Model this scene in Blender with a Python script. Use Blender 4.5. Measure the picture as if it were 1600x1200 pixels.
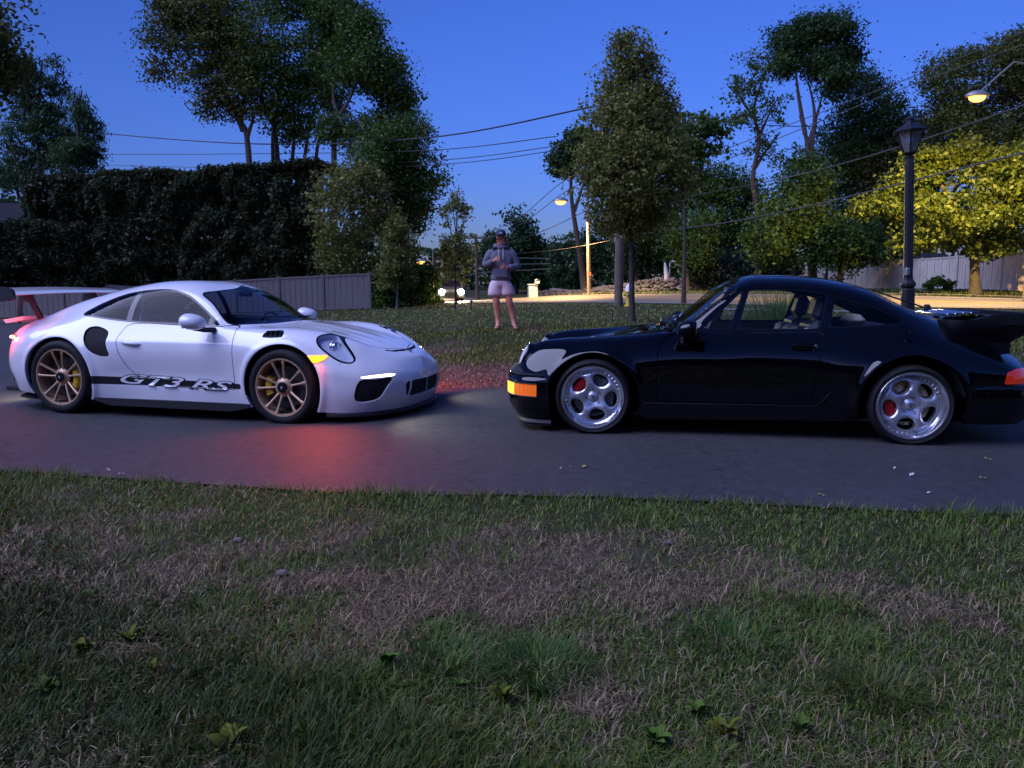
import bpy, math, random
import numpy as np
from mathutils import Vector, Matrix
from mathutils.bvhtree import BVHTree
for o in list(bpy.data.objects): bpy.data.objects.remove(o)
scene = bpy.context.scene
R = math.radians

# ------------------------------------------------------------------ camera
FPX, HOR, CZ = 1180.0, 445.0, 1.22
PITCH = math.atan((600 - HOR) / FPX)
cam_d = bpy.data.cameras.new('camera'); cam = bpy.data.objects.new('camera', cam_d)
scene.collection.objects.link(cam); scene.camera = cam
cam_d.sensor_width = 36; cam_d.lens = 36 * FPX / 1600; cam_d.clip_end = 2000; cam_d.clip_start = 0.05
cam.location = (0, 0, CZ); cam.rotation_euler = (math.pi / 2 - PITCH, 0, 0)

# ------------------------------------------------------------------ dusk sky and the afterglow behind the camera
SUN_AZ, SUN_EL = 252.0, 49.0        # compass-like: degrees from +Y towards +X ; the glow is behind the camera
world = bpy.data.worlds.new('World'); scene.world = world; world.use_nodes = True
wn = world.node_tree.nodes; wl = world.node_tree.links
bg = wn['Background']
sky = wn.new('ShaderNodeTexSky'); sky.sky_type = 'NISHITA'; sky.sun_disc = False
sky.sun_elevation = R(4.5); sky.sun_rotation = R(SUN_AZ - 50)
sky.air_density = 1.0; sky.dust_density = 0.8; sky.ozone_density = 4.0; sky.altitude = 0
tint = wn.new('ShaderNodeMix'); tint.data_type = 'RGBA'; tint.blend_type = 'MULTIPLY'; tint.inputs[0].default_value = 1
wl.new(sky.outputs[0], tint.inputs[6]); tint.inputs[7].default_value = (0.68, 0.60, 1.24, 1)
wl.new(tint.outputs[2], bg.inputs[0]); bg.inputs[1].default_value = 0.15
sun_d = bpy.data.lights.new('afterglow_sun', 'SUN'); sun = bpy.data.objects.new('afterglow_sun', sun_d)
scene.collection.objects.link(sun)
sun_d.energy = 2.65; sun_d.angle = R(54); sun_d.color = (0.54, 0.58, 1.0)
_a, _e = R(SUN_AZ), R(SUN_EL)
_dir = Vector((math.sin(_a) * math.cos(_e), math.cos(_a) * math.cos(_e), math.sin(_e)))
sun.rotation_euler = _dir.to_track_quat('Z', 'Y').to_euler()

vs = scene.view_settings
vs.view_transform = 'Standard'; vs.look = 'None'; vs.exposure = 0.75; vs.gamma = 1.0; vs.use_curve_mapping = False
scene.render.engine = 'CYCLES'
scene.cycles.max_bounces = 8; scene.cycles.transparent_max_bounces = 24
scene.cycles.sample_clamp_indirect = 4.0; scene.cycles.use_denoising = True
scene.cycles.caustics_reflective = False; scene.cycles.caustics_refractive = False
# ------------------------------------------------------------------ helpers
C = scene.collection
rng = np.random.default_rng(7)
cp_, sp_ = math.cos(PITCH), math.sin(PITCH)
def ray(px, py):
    u = (px - 800) / FPX; v = (600 - py) / FPX
    return np.array([u, cp_ + v * sp_, -sp_ + v * cp_])
def atY(px, py, Y):
    r = ray(px, py); return np.array([0, 0, CZ]) + r * (Y / r[1])
def px_x(px, Y, z=1.2):        # world x of a pixel column at depth Y and height z
    return (px - 800) / FPX * (Y * cp_ - (z - CZ) * sp_)

_mats = {}
def mat(name, col=(.5, .5, .5), rough=.6, metal=0., coat=0., spec=.5, noise=None, bump=None, emit=None, trans=None, coat_rough=.03, vcol=None, coat_ior=1.5):
    """procedural Principled material. noise=(scale, other colour, contrast) ; bump=(scale, strength, distance) ; vcol = colour attribute"""
    if name in _mats: return _mats[name]
    m = bpy.data.materials.new(name); m.use_nodes = True; _mats[name] = m
    nt = m.node_tree; n = nt.nodes; l = nt.links; b = n['Principled BSDF']
    b.inputs['Base Color'].default_value = (*col, 1); b.inputs['Roughness'].default_value = rough
    b.inputs['Metallic'].default_value = metal; b.inputs['Coat Weight'].default_value = coat
    b.inputs['Coat Roughness'].default_value = coat_rough; b.inputs['Specular IOR Level'].default_value = spec
    b.inputs['Coat IOR'].default_value = coat_ior
    tc = n.new('ShaderNodeTexCoord')
    if vcol:
        a = n.new('ShaderNodeVertexColor'); a.layer_name = vcol
        l.new(a.outputs[0], b.inputs['Base Color'])
    if noise:
        tx = n.new('ShaderNodeTexNoise'); tx.inputs['Scale'].default_value = noise[0]; tx.inputs['Detail'].default_value = 6
        l.new(tc.outputs['Object'], tx.inputs['Vector'])
        rp = n.new('ShaderNodeValToRGB'); k = noise[2] if len(noise) > 2 else .15
        rp.color_ramp.elements[0].position = .5 - k; rp.color_ramp.elements[1].position = .5 + k
        rp.color_ramp.elements[0].color = (*col, 1); rp.color_ramp.elements[1].color = (*noise[1], 1)
        l.new(tx.outputs[0], rp.inputs[0]); l.new(rp.outputs[0], b.inputs['Base Color'])
    if bump:
        t2 = n.new('ShaderNodeTexNoise'); t2.inputs['Scale'].default_value = bump[0]; t2.inputs['Detail'].default_value = 8
        l.new(tc.outputs['Object'], t2.inputs['Vector'])
        bp = n.new('ShaderNodeBump'); bp.inputs['Strength'].default_value = bump[1]; bp.inputs['Distance'].default_value = bump[2]
        l.new(t2.outputs[0], bp.inputs['Height']); l.new(bp.outputs[0], b.inputs['Normal'])
    if emit:
        b.inputs['Emission Color'].default_value = (*emit[0], 1); b.inputs['Emission Strength'].default_value = emit[1]
    if trans:
        b.inputs['Transmission Weight'].default_value = trans
    return m
def glass_mat(name, tint, refl=1.0, ior=1.5):
    if name in _mats: return _mats[name]
    m = bpy.data.materials.new(name); m.use_nodes = True; _mats[name] = m
    nt = m.node_tree; n = nt.nodes; l = nt.links; n.remove(n['Principled BSDF'])
    t = n.new('ShaderNodeBsdfTransparent'); t.inputs[0].default_value = (*tint, 1)
    g = n.new('ShaderNodeBsdfGlossy'); g.inputs['Roughness'].default_value = .02; g.inputs[0].default_value = (refl, refl, refl, 1)
    # Schlick reflectance, the same from both sides of the pane
    f0 = ((ior - 1) / (ior + 1)) ** 2; lw = n.new('ShaderNodeLayerWeight'); lw.inputs[0].default_value = .5
    pw = n.new('ShaderNodeMath'); pw.operation = 'POWER'; pw.inputs[1].default_value = 5; l.new(lw.outputs['Facing'], pw.inputs[0])
    ma = n.new('ShaderNodeMath'); ma.operation = 'MULTIPLY_ADD'; ma.inputs[1].default_value = 1 - f0; ma.inputs[2].default_value = f0; l.new(pw.outputs[0], ma.inputs[0])
    mx = n.new('ShaderNodeMixShader'); l.new(ma.outputs[0], mx.inputs[0]); l.new(t.outputs[0], mx.inputs[1]); l.new(g.outputs[0], mx.inputs[2])
    l.new(mx.outputs[0], n['Material Output'].inputs[0])
    return m

def tag(o, label=None, cat=None, group=None, kind=None):
    if label: o['label'] = label
    if cat: o['category'] = cat
    if group: o['group'] = group
    if kind: o['kind'] = kind
    return o
def empty(name, loc=(0, 0, 0), rz=0., label=None, cat=None, group=None, parent=None):
    o = bpy.data.objects.new(name, None); C.objects.link(o); o.location = loc; o.rotation_euler = (0, 0, rz)
    o.empty_display_size = .1; o.parent = parent
    return tag(o, label, cat, group)
def link(name, me, parent=None):
    o = bpy.data.objects.new(name, me); C.objects.link(o); o.parent = parent; return o
def copy_tree(o, parent=None):
    c = o.copy(); C.objects.link(c); c.parent = parent
    for ch in list(o.children): copy_tree(ch, c)
    return c
def mesh_np(name, V, F4=None, m=None, parent=None, smooth=False, cols=None, F3=None):
    """fast mesh from arrays; F4 (n,4) quads or F3 (n,3) triangles; cols (nverts,3) -> colour attribute 'Col'"""
    V = np.asarray(V, np.float32); F = np.asarray(F4 if F4 is not None else F3, np.int32); k = F.shape[1]
    me = bpy.data.meshes.new(name); me.vertices.add(len(V)); me.vertices.foreach_set('co', V.ravel())
    me.loops.add(F.size); me.loops.foreach_set('vertex_index', F.ravel())
    me.polygons.add(len(F)); me.polygons.foreach_set('loop_start', np.arange(0, F.size, k, dtype=np.int32))
    if smooth: me.polygons.foreach_set('use_smooth', np.ones(len(F), bool))
    if cols is not None:
        ca = me.color_attributes.new('Col', 'FLOAT_COLOR', 'POINT')
        c4 = np.ones((len(V), 4), np.float32); c4[:, :3] = cols; ca.data.foreach_set('color', c4.ravel())
    me.update(calc_edges=True)
    if m: me.materials.append(m)
    return link(name, me, parent)
class MB:
    """collects shapes and links them as ONE mesh object"""
    def __init__(s): s.v = []; s.f = []; s.sm = []
    def add(s, v, f, smooth=False):
        b = len(s.v); s.v += [tuple(map(float, p)) for p in v]; s.f += [tuple(i + b for i in q) for q in f]; s.sm += [smooth] * len(f); return s
    def box(s, c, d, rz=0., bev=0., M=None):
        hx, hy, hz = d[0] / 2, d[1] / 2, d[2] / 2
        if bev > 0:
            b = min(bev, hx * .9, hy * .9, hz * .9); vs = []; fs = []
            for sz in (-1, 1):
                for sy in (-1, 1):
                    for sx in (-1, 1):
                        vs += [(sx * hx, sy * (hy - b), sz * (hz - b)), (sx * (hx - b), sy * hy, sz * (hz - b)), (sx * (hx - b), sy * (hy - b), sz * hz)]
            def i(sx, sy, sz, k): return (((sz > 0) * 2 + (sy > 0)) * 2 + (sx > 0)) * 3 + k
            for sg in (-1, 1):
                for k, q in ((0, [(sg, -1, -1), (sg, 1, -1), (sg, 1, 1), (sg, -1, 1)]), (1, [(-1, sg, -1), (-1, sg, 1), (1, sg, 1), (1, sg, -1)]), (2, [(-1, -1, sg), (1, -1, sg), (1, 1, sg), (-1, 1, sg)])):
                    f = tuple(i(*p, k) for p in q); fs.append(f if sg > 0 else f[::-1])
            for a in (-1, 1):
                for b2 in (-1, 1):
                    fs.append((i(a, b2, -1, 0), i(a, b2, 1, 0), i(a, b2, 1, 1), i(a, b2, -1, 1)))
                    fs.append((i(a, -1, b2, 0), i(a, 1, b2, 0), i(a, 1, b2, 2), i(a, -1, b2, 2)))
                    fs.append((i(-1, a, b2, 1), i(1, a, b2, 1), i(1, a, b2, 2), i(-1, a, b2, 2)))
                    for c2 in (-1, 1): fs.append((i(a, b2, c2, 0), i(a, b2, c2, 1), i(a, b2, c2, 2)))
        else:
            vs = [(sx * hx, sy * hy, sz * hz) for sz in (-1, 1) for sy in (-1, 1) for sx in (-1, 1)]
            fs = [(0, 2, 3, 1), (4, 5, 7, 6), (0, 1, 5, 4), (2, 6, 7, 3), (0, 4, 6, 2), (1, 3, 7, 5)]
        cr, sr = math.cos(rz), math.sin(rz)
        out = []
        for x, y, z in vs:
            p = (c[0] + cr * x - sr * y, c[1] + sr * x + cr * y, c[2] + z)
            out.append(tuple(M @ Vector(p)) if M else p)
        return s.add(out, fs)
    def tube(s, pts, rad, n=8, cap=True, smooth=True):
        pts = [Vector(p) for p in pts]
        if not hasattr(rad, '__len__'): rad = [rad] * len(pts)
        vs = []; fs = []; u = None
        for i, p in enumerate(pts):
            t = (pts[min(i + 1, len(pts) - 1)] - pts[max(i - 1, 0)]).normalized()
            if u is None:
                u = t.orthogonal().normalized()
            else:
                u = (u - t * u.dot(t))
                u = u.normalized() if u.length > 1e-6 else t.orthogonal().normalized()
            w = t.cross(u)
            for k in range(n):
                a = 2 * math.pi * k / n; vs.append(p + (u * math.cos(a) + w * math.sin(a)) * rad[i])
        for i in range(len(pts) - 1):
            for k in range(n):
                a = i * n + k; b = i * n + (k + 1) % n; fs.append((a, b, b + n, a + n))
        if cap:
            fs.append(tuple(range(n))[::-1]); fs.append(tuple(range((len(pts) - 1) * n, len(pts) * n)))
        return s.add(vs, fs, smooth)
    def lathe(s, prof, n=48, axis='Y', c=(0, 0, 0), smooth=True, arc=(0, 2 * math.pi)):
        """prof: (r, a) pairs revolved about an axis through c"""
        full = abs(arc[1] - arc[0] - 2 * math.pi) < 1e-6; m = n if full else n + 1
        vs = []; fs = []
        for r, a in prof:
            for k in range(m):
                t = arc[0] + (arc[1] - arc[0]) * k / n; p, q = r * math.cos(t), r * math.sin(t)
                vs.append({'Y': (c[0] + p, c[1] + a, c[2] + q), 'Z': (c[0] + p, c[1] + q, c[2] + a), 'X': (c[0] + a, c[1] + p, c[2] + q)}[axis])
        for i in range(len(prof) - 1):
            for k in range(n):
                a = i * m + k; b = i * m + (k + 1) % m; fs.append((a, b, b + m, a + m))
        return s.add(vs, fs, smooth)
    def prism(s, poly, a0, a1, plane='XZ'):
        """polygon in a plane extruded along the third axis from a0 to a1"""
        n = len(poly)
        mk = {'XZ': lambda p, a: (p[0], a, p[1]), 'XY': lambda p, a: (p[0], p[1], a), 'YZ': lambda p, a: (a, p[0], p[1])}[plane]
        v = [mk(p, a0) for p in poly] + [mk(p, a1) for p in poly]
        f = [(i, (i + 1) % n, n + (i + 1) % n, n + i) for i in range(n)] + [tuple(range(n))[::-1], tuple(range(n, 2 * n))]
        return s.add(v, f)
    def build(s, name, m=None, parent=None, smooth=None, M=None):
        me = bpy.data.meshes.new(name); v = s.v if M is None else [tuple(M @ Vector(p)) for p in s.v]
        me.from_pydata(v, [], s.f); me.polygons.foreach_set('use_smooth', s.sm if smooth is None else [smooth] * len(s.f))
        me.update()
        if any(s.sm) or smooth:
            try: me.set_sharp_from_angle(angle=R(38))
            except Exception: pass
        if m: me.materials.append(m)
        return link(name, me, parent)

# value noise for colour patches
_perm = np.random.default_rng(3).random((64, 64))
def vnoise(x, y):
    xi = np.floor(x).astype(int); yi = np.floor(y).astype(int); fx = x - xi; fy = y - yi
    fx = fx * fx * (3 - 2 * fx); fy = fy * fy * (3 - 2 * fy); g = lambda i, j: _perm[i % 64, j % 64]
    return (g(xi, yi) * (1 - fx) + g(xi + 1, yi) * fx) * (1 - fy) + (g(xi, yi + 1) * (1 - fx) + g(xi + 1, yi + 1) * fx) * fy
def fbm(x, y, o=4):
    s = 0; a = .5; t = 0
    for i in range(o):
        s = s + a * vnoise(x * 2 ** i + 17 * i, y * 2 ** i + 5 * i); t += a; a *= .55
    return s / t
def sstep(a, b, x):
    t = np.clip((x - a) / (b - a), 0, 1); return t * t * (3 - 2 * t)

# ------------------------------------------------------------------ terrain height: thin-plate spline through surveyed spots
_cp = [(X, Y, z) for X, z in ((-9, -.08), (-4.4, -.046), (-2, -.03), (.6, .066), (3, .066), (9, .07)) for Y in (-4, 1, 4, 6, 8)]
_cp += [(-.5, 10.3, .12), (-.2, 13.8, .40), (3, 14, .43), (3, 17.5, .43), (8, 12, .32), (13, 16, .36), (5, 29, .42), (0, 29, .38), (12, 24, .43),
        (20, 27, .48), (25, 34.5, .56), (5, 47, .54), (-5, 58, -.1), (-8, 66, -.3), (9, 53, .73), (15, 53, .8), (25.5, 38.8, .87), (23.7, 48, .92),
        (-6.4, 34, .12), (-24, 38, -.45), (-12, 20, -.15), (-9, 12, -.12), (-3, 20, .28), (-3, 30, .22), (60, 60, 1.4), (0, 95, .5), (-45, 60, -.5),
        (-60, 15, -.5), (60, 5, .5), (0, -20, 0), (0, 200, 1.5), (-200, 60, 0), (200, 60, 1.5), (-150, 200, 1), (150, 200, 2), (-60, -60, 0), (60, -60, 0)]
_cp = np.array(_cp)
def _U(r2): return np.where(r2 > 0, r2 * np.log(np.maximum(r2, 1e-12)), 0)
_n = len(_cp); _K = _U(((_cp[:, None, :2] - _cp[None, :, :2]) ** 2).sum(2)) + np.eye(_n) * .3
_P = np.c_[np.ones(_n), _cp[:, :2]]; _A = np.block([[_K, _P], [_P.T, np.zeros((3, 3))]])
_w = np.linalg.solve(_A, np.r_[_cp[:, 2], 0, 0, 0])
def gz(X, Y):
    X = np.asarray(X, float); Y = np.asarray(Y, float); sh = np.broadcast(X, Y).shape
    x = np.broadcast_to(X, sh).ravel(); y = np.broadcast_to(Y, sh).ravel(); out = np.empty(len(x))
    for i in range(0, len(x), 20000):
        r2 = (x[i:i+20000, None] - _cp[None, :, 0]) ** 2 + (y[i:i+20000, None] - _cp[None, :, 1]) ** 2
        out[i:i+20000] = _U(r2) @ _w[:_n] + _w[_n] + _w[_n+1] * x[i:i+20000] + _w[_n+2] * y[i:i+20000]
    return out.reshape(sh) if sh else float(out[0])
def ground_at(px, Y):
    """world point on the ground under pixel column px at depth Y"""
    X = px_x(px, Y); return np.array([X, Y, gz(X, Y)])

def poly_sdf(poly, x, y):
    """signed distance to a polygon, negative inside"""
    P = np.asarray(poly, float); d = np.full(x.shape, 1e9); ins = np.zeros(x.shape, bool)
    for i in range(len(P)):
        a = P[i]; b = P[(i + 1) % len(P)]; e = b - a; L = e @ e
        if L < 1e-14: continue
        t = np.clip(((x - a[0]) * e[0] + (y - a[1]) * e[1]) / L, 0, 1)
        d = np.minimum(d, np.hypot(x - a[0] - t * e[0], y - a[1] - t * e[1]))
        c = ((a[1] > y) != (b[1] > y)); 
        if abs(e[1]) > 1e-12: ins ^= c & (x < e[0] * (y - a[1]) / e[1] + a[0])
    return np.where(ins, -d, d)
def spl(pts, n=8, closed=True):
    """Catmull-Rom resampling of a 2-D/3-D outline"""
    P = np.asarray(pts, float); m = len(P); out = []
    for i in range(m if closed else m - 1):
        p0, p1, p2, p3 = (P[(i - 1) % m], P[i], P[(i + 1) % m], P[(i + 2) % m]) if closed else (P[max(i - 1, 0)], P[i], P[i + 1], P[min(i + 2, m - 1)])
        for k in range(n):
            t = k / n; out.append(.5 * ((2 * p1) + (-p0 + p2) * t + (2 * p0 - 5 * p1 + 4 * p2 - p3) * t * t + (-p0 + 3 * p1 - 3 * p2 + p3) * t ** 3))
    if not closed: out.append(P[-1])
    return np.array(out)
# ------------------------------------------------------------------ car body tools
def hermite(P, tk, t):
    """non-uniform Catmull-Rom through P (n,...) at tk, sampled at t"""
    P = np.asarray(P, float); n = len(tk); D = np.zeros_like(P); sh = (-1,) + (1,) * (P.ndim - 1)
    h = np.diff(tk); s = np.diff(P, axis=0) / h.reshape(sh)
    D[1:-1] = (s[:-1] * h[1:].reshape(sh) + s[1:] * h[:-1].reshape(sh)) / (h[:-1] + h[1:]).reshape(sh)
    D[0] = s[0] * 1.5 - .5 * D[1]; D[-1] = s[-1] * 1.5 - .5 * D[-2]
    i = np.clip(np.searchsorted(tk, t, side='right') - 1, 0, n - 2); hh = h[i]; x = ((t - tk[i]) / hh).reshape(sh); hh = hh.reshape(sh)
    return (P[i] * (2 * x**3 - 3 * x**2 + 1) + D[i] * hh * (x**3 - 2 * x**2 + x) + P[i+1] * (-2 * x**3 + 3 * x**2) + D[i+1] * hh * (x**3 - x**2))
class Sheet:
    def __init__(s, V, N): s.V = [tuple(v) for v in V]; s.N = [tuple(v) for v in N]
    def cut(s, faces, fn):
        f = fn(np.array(s.V)); f = np.where(np.abs(f) < 1e-5, 1e-5, f).tolist(); neg = []; pos = []; cache = {}
        V, N = s.V, s.N
        def mid(a, b):
            k = (a, b) if a < b else (b, a)
            if k not in cache:
                a, b = k; t = f[a] / (f[a] - f[b])
                V.append(tuple(V[a][i] + (V[b][i] - V[a][i]) * t for i in range(3))); N.append(tuple(N[a][i] + (N[b][i] - N[a][i]) * t for i in range(3)))
                cache[k] = len(V) - 1
            return cache[k]
        for q in faces:
            sg = [f[i] < 0 for i in q]
            if all(sg): neg.append(q)
            elif not any(sg): pos.append(q)
            else:
                A = []; B = []; n = len(q)
                for k in range(n):
                    i, j = q[k], q[(k + 1) % n]
                    (A if sg[k] else B).append(i)
                    if sg[k] != sg[(k + 1) % n]:
                        m = mid(i, j); A.append(m); B.append(m)
                if len(A) > 2: neg.append(tuple(A))
                if len(B) > 2: pos.append(tuple(B))
        return neg, pos
    def build(s, name, faces, m, parent, off=0., smooth=True, flip=False):
        ids = {}; v = []; nn = []; fs = []
        for q in faces:
            r = []
            for i in q:
                if i not in ids:
                    ids[i] = len(v); p = s.V[i]; n = s.N[i]; v.append((p[0] + n[0] * off, p[1] + n[1] * off, p[2] + n[2] * off)); nn.append(n)
                r.append(ids[i])
            if len(set(r)) == len(r): fs.append(tuple(r[::-1]) if flip else tuple(r))
        me = bpy.data.meshes.new(name); me.from_pydata(v, [], fs); me.update()
        if smooth:
            me.polygons.foreach_set('use_smooth', [True] * len(me.polygons))
            L = [(-n[0], -n[1], -n[2]) if flip else n for n in nn]
            try: me.normals_split_custom_set_from_vertices([Vector(n).normalized() for n in L])
            except Exception as e: print('normals', e)
        if m: me.materials.append(m)
        return link(name, me, parent)
    def lip(s, name, faces, m, parent, depth, cond=None, dirn=None):
        """strip along the free edges of a face set, going inwards"""
        cnt = {}
        for q in faces:
            for k in range(len(q)):
                e = (q[k], q[(k + 1) % len(q)]); key = (min(e), max(e)); cnt.setdefault(key, []).append(e)
        b = MB()
        for key, es in cnt.items():
            if len(es) != 1: continue
            i, j = es[0]; p, q = np.array(s.V[i]), np.array(s.V[j])
            if cond and not cond((p + q) / 2): continue
            d1 = -np.array(s.N[i]) * depth if dirn is None else np.array(dirn(p)) * depth
            d2 = -np.array(s.N[j]) * depth if dirn is None else np.array(dirn(q)) * depth
            b.add([p, q, q + d2, p + d1], [(1, 0, 3, 2)])
        if b.v: return b.build(name, m, parent)
def loft(net, nu, nv, disp=None):
    net = np.asarray(net, float)              # (S,K,3), y >= 0
    du = np.linalg.norm(np.diff(net, axis=0), axis=2).mean(1); tu = np.r_[0, np.cumsum(np.maximum(du, .02) ** .8)]
    dv = np.linalg.norm(np.diff(net, axis=1), axis=2).mean(0); tv = np.r_[0, np.cumsum(np.maximum(dv, .02) ** .8)]
    G = hermite(net, tu, np.linspace(0, tu[-1], nu)); G = hermite(G.transpose(1, 0, 2), tv, np.linspace(0, tv[-1], nv)).transpose(1, 0, 2)
    G[..., 1] = np.maximum(G[..., 1], 0); G[:, -1, 1] = 0; G[0, :, 1] = 0; G[-1, :, 1] = 0
    if disp is not None: G = disp(G)
    a = np.gradient(G, axis=0); b = np.gradient(G, axis=1); N = np.cross(a, b); L = np.linalg.norm(N, axis=2, keepdims=True); N = N / np.maximum(L, 1e-9)
    if N[nu // 2, nv // 3, 1] < 0: N = -N
    flip = np.cross(a, b)[nu // 2, nv // 3, 1] < 0
    N[:, -1, 1] = 0; N[0, :, 1] = 0; N[-1, :, 1] = 0; N = N / np.maximum(np.linalg.norm(N, axis=2, keepdims=True), 1e-9)
    V = G.reshape(-1, 3); Nn = N.reshape(-1, 3); M = np.array([1, -1, 1.])
    S = Sheet(np.r_[V, V * M], np.r_[Nn, Nn * M]); F = []
    for i in range(nu - 1):
        for j in range(nv - 1):
            q = (i * nv + j, (i + 1) * nv + j, (i + 1) * nv + j + 1, i * nv + j + 1)
            if flip: q = q[::-1]
            F.append(q); o = nu * nv; F.append(tuple(k + o for k in q[::-1]))
    return S, F, G
def side(poly, smooth=0):
    P = spl(poly, smooth) if smooth else poly
    return lambda X: poly_sdf(P, X[:, 0], X[:, 2])
def plan(poly, zmin=0., smooth=0):
    P = spl(poly, smooth) if smooth else poly
    return lambda X: np.where(X[:, 2] < zmin, .5, poly_sdf(P, X[:, 0], np.abs(X[:, 1])))
def front(poly, xmin):
    return lambda X: np.where(X[:, 0] < xmin, .5, poly_sdf(poly, np.abs(X[:, 1]), X[:, 2]))
def seam(S, F, fn, w=.0032):
    """separate a panel by a narrow shut line: (panel, rest)"""
    inn, rest = S.cut(F, lambda X: fn(X) + w); gap, rest = S.cut(rest, lambda X: fn(X) - w)
    return inn, rest
def line_seam(S, F, pts, w=.003, proj=(0, 2), cond=None):
    """drop a narrow open line"""
    P = np.asarray(pts, float)
    def fn(X):
        d = np.full(len(X), 9.)
        x = X[:, proj[0]]; y = np.abs(X[:, 1]) if proj[1] == 1 else X[:, 2]
        for a, b in zip(P[:-1], P[1:]):
            e = b - a; t = np.clip(((x - a[0]) * e[0] + (y - a[1]) * e[1]) / (e @ e), 0, 1); d = np.minimum(d, np.hypot(x - a[0] - t * e[0], y - a[1] - t * e[1]))
        if cond is not None: d = np.where(cond(X), d, 9.)
        return d - w
    return S.cut(F, fn)[1]

# car materials
M_blackpl = mat('black_plastic', (.012, .012, .014), .55)
M_lining = mat('dark_lining', (.006, .006, .007), .9)
M_rubber = mat('tyre_rubber', (.0085, .0085, .0095), .7, spec=.3, bump=(60, .15, .004))
M_trim = mat('gloss_black_trim', (.006, .006, .008), .18)
M_disc = mat('brake_steel', (.32, .31, .30), .35, metal=1.)
M_chrome = mat('bright_metal', (.75, .75, .77), .12, metal=1.)
M_leather = mat('dark_leather', (.018, .018, .022), .5, bump=(40, .2, .003))
M_mesh = mat('grille_mesh', (.02, .02, .022), .5)

def tyre_profile(rt, rr, w):
    s = .012; return [(rr - .006, .0), (rr + .006, -.012), (rr + .02, -.016), ((rr + rt) / 2, -.02), (rt - .03, -.014), (rt - .012, .0), (rt - .003, .018), (rt, .04),
                      (rt, w - .06), (rt - .003, w - .038), (rt - .012, w - .02), (rt - .03, w - .006), ((rr + rt) / 2, w), (rr + .006, w - .008), (rr - .006, w - .02)]
def add_tyre(par, rt, rr, w):
    b = MB(); b.lathe(tyre_profile(rt, rr, w), 72)
    t = b.build('tyre', M_rubber, par)
    g = MB()
    for k in range(3): g.lathe([(rt + .0008, .06 + k * (w - .14) / 2), (rt + .0008, .068 + k * (w - .14) / 2)], 72)   # tread grooves
    g.build('tread_groove', M_lining, par)
    return t
def sidewall_text(par, txt, r, a0, m):
    """raised maker letters along the tyre's sidewall"""
    b = MB()
    for i, ch in enumerate(txt):
        cu = bpy.data.curves.new('t', 'FONT'); cu.body = ch; cu.size = .034; cu.extrude = .0012; cu.align_x = 'CENTER'
        o = bpy.data.objects.new('t', cu); C.objects.link(o); dg = bpy.context.evaluated_depsgraph_get(); me = bpy.data.meshes.new_from_object(o.evaluated_get(dg))
        a = a0 - i * .024 / r; rot = a - math.pi / 2
        vs = []
        for v in me.vertices:
            x, y = v.co.x, v.co.y
            X = r * math.cos(a) + x * math.cos(rot) - y * math.sin(rot); Z = r * math.sin(a) + x * math.sin(rot) + y * math.cos(rot)
            vs.append((X, -.0215 - v.co.z, Z))
        b.add(vs, [tuple(p.vertices) for p in me.polygons]); bpy.data.objects.remove(o); bpy.data.meshes.remove(me); bpy.data.curves.remove(cu)
    b.build('sidewall_lettering', m, par)
def brake(par, rd, ydisc, cal_ang, cal_mat, disc_mat, rc0=.10, rc1=.17, span=.75):
    d = MB(); d.lathe([(.05, ydisc - .02), (.075, ydisc - .02), (.078, ydisc), (rd, ydisc), (rd, ydisc + .03), (.07, ydisc + .03)], 64)
    disc = d.build('brake_disc', disc_mat, par)
    h = MB()
    for k in range(20):
        for j, rr in enumerate((.098, .122, .146)):
            a = k * 2 * math.pi / 20 + j * .1
            if rr > rd - .01: continue
            h.lathe([(0.0001, ydisc - .0012), (.0048, ydisc - .0012)], 6, c=(rr * math.cos(a), 0, rr * math.sin(a)))
    tag(h.build('drill_hole', M_lining, disc), kind='stuff')
    c = MB(); n = 10; prof = [(rc0, ydisc - .045), (rc0 + .01, ydisc - .055), (rc1 - .012, ydisc - .055), (rc1, ydisc - .042), (rc1, ydisc + .05), (rc0, ydisc + .05)]
    c.lathe(prof + prof[:1], n, arc=(cal_ang - span / 2, cal_ang + span / 2), smooth=False)
    m = len(prof) + 1
    c.f.append(tuple(i * (n + 1) for i in range(m - 1))); c.sm.append(False); c.f.append(tuple(i * (n + 1) + n for i in range(m - 1))[::-1]); c.sm.append(False)
    cal = c.build('brake_caliper', cal_mat, par)
    p = MB()
    for da in (-span * .28, 0, span * .28):
        a = cal_ang + da; p.lathe([(.0001, ydisc - .059), (.014, ydisc - .059), (.016, ydisc - .05)], 12, c=((rc0 + rc1) / 2 * math.cos(a), 0, (rc0 + rc1) / 2 * math.sin(a)))
    p.build('caliper_piston', cal_mat, cal)
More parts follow.
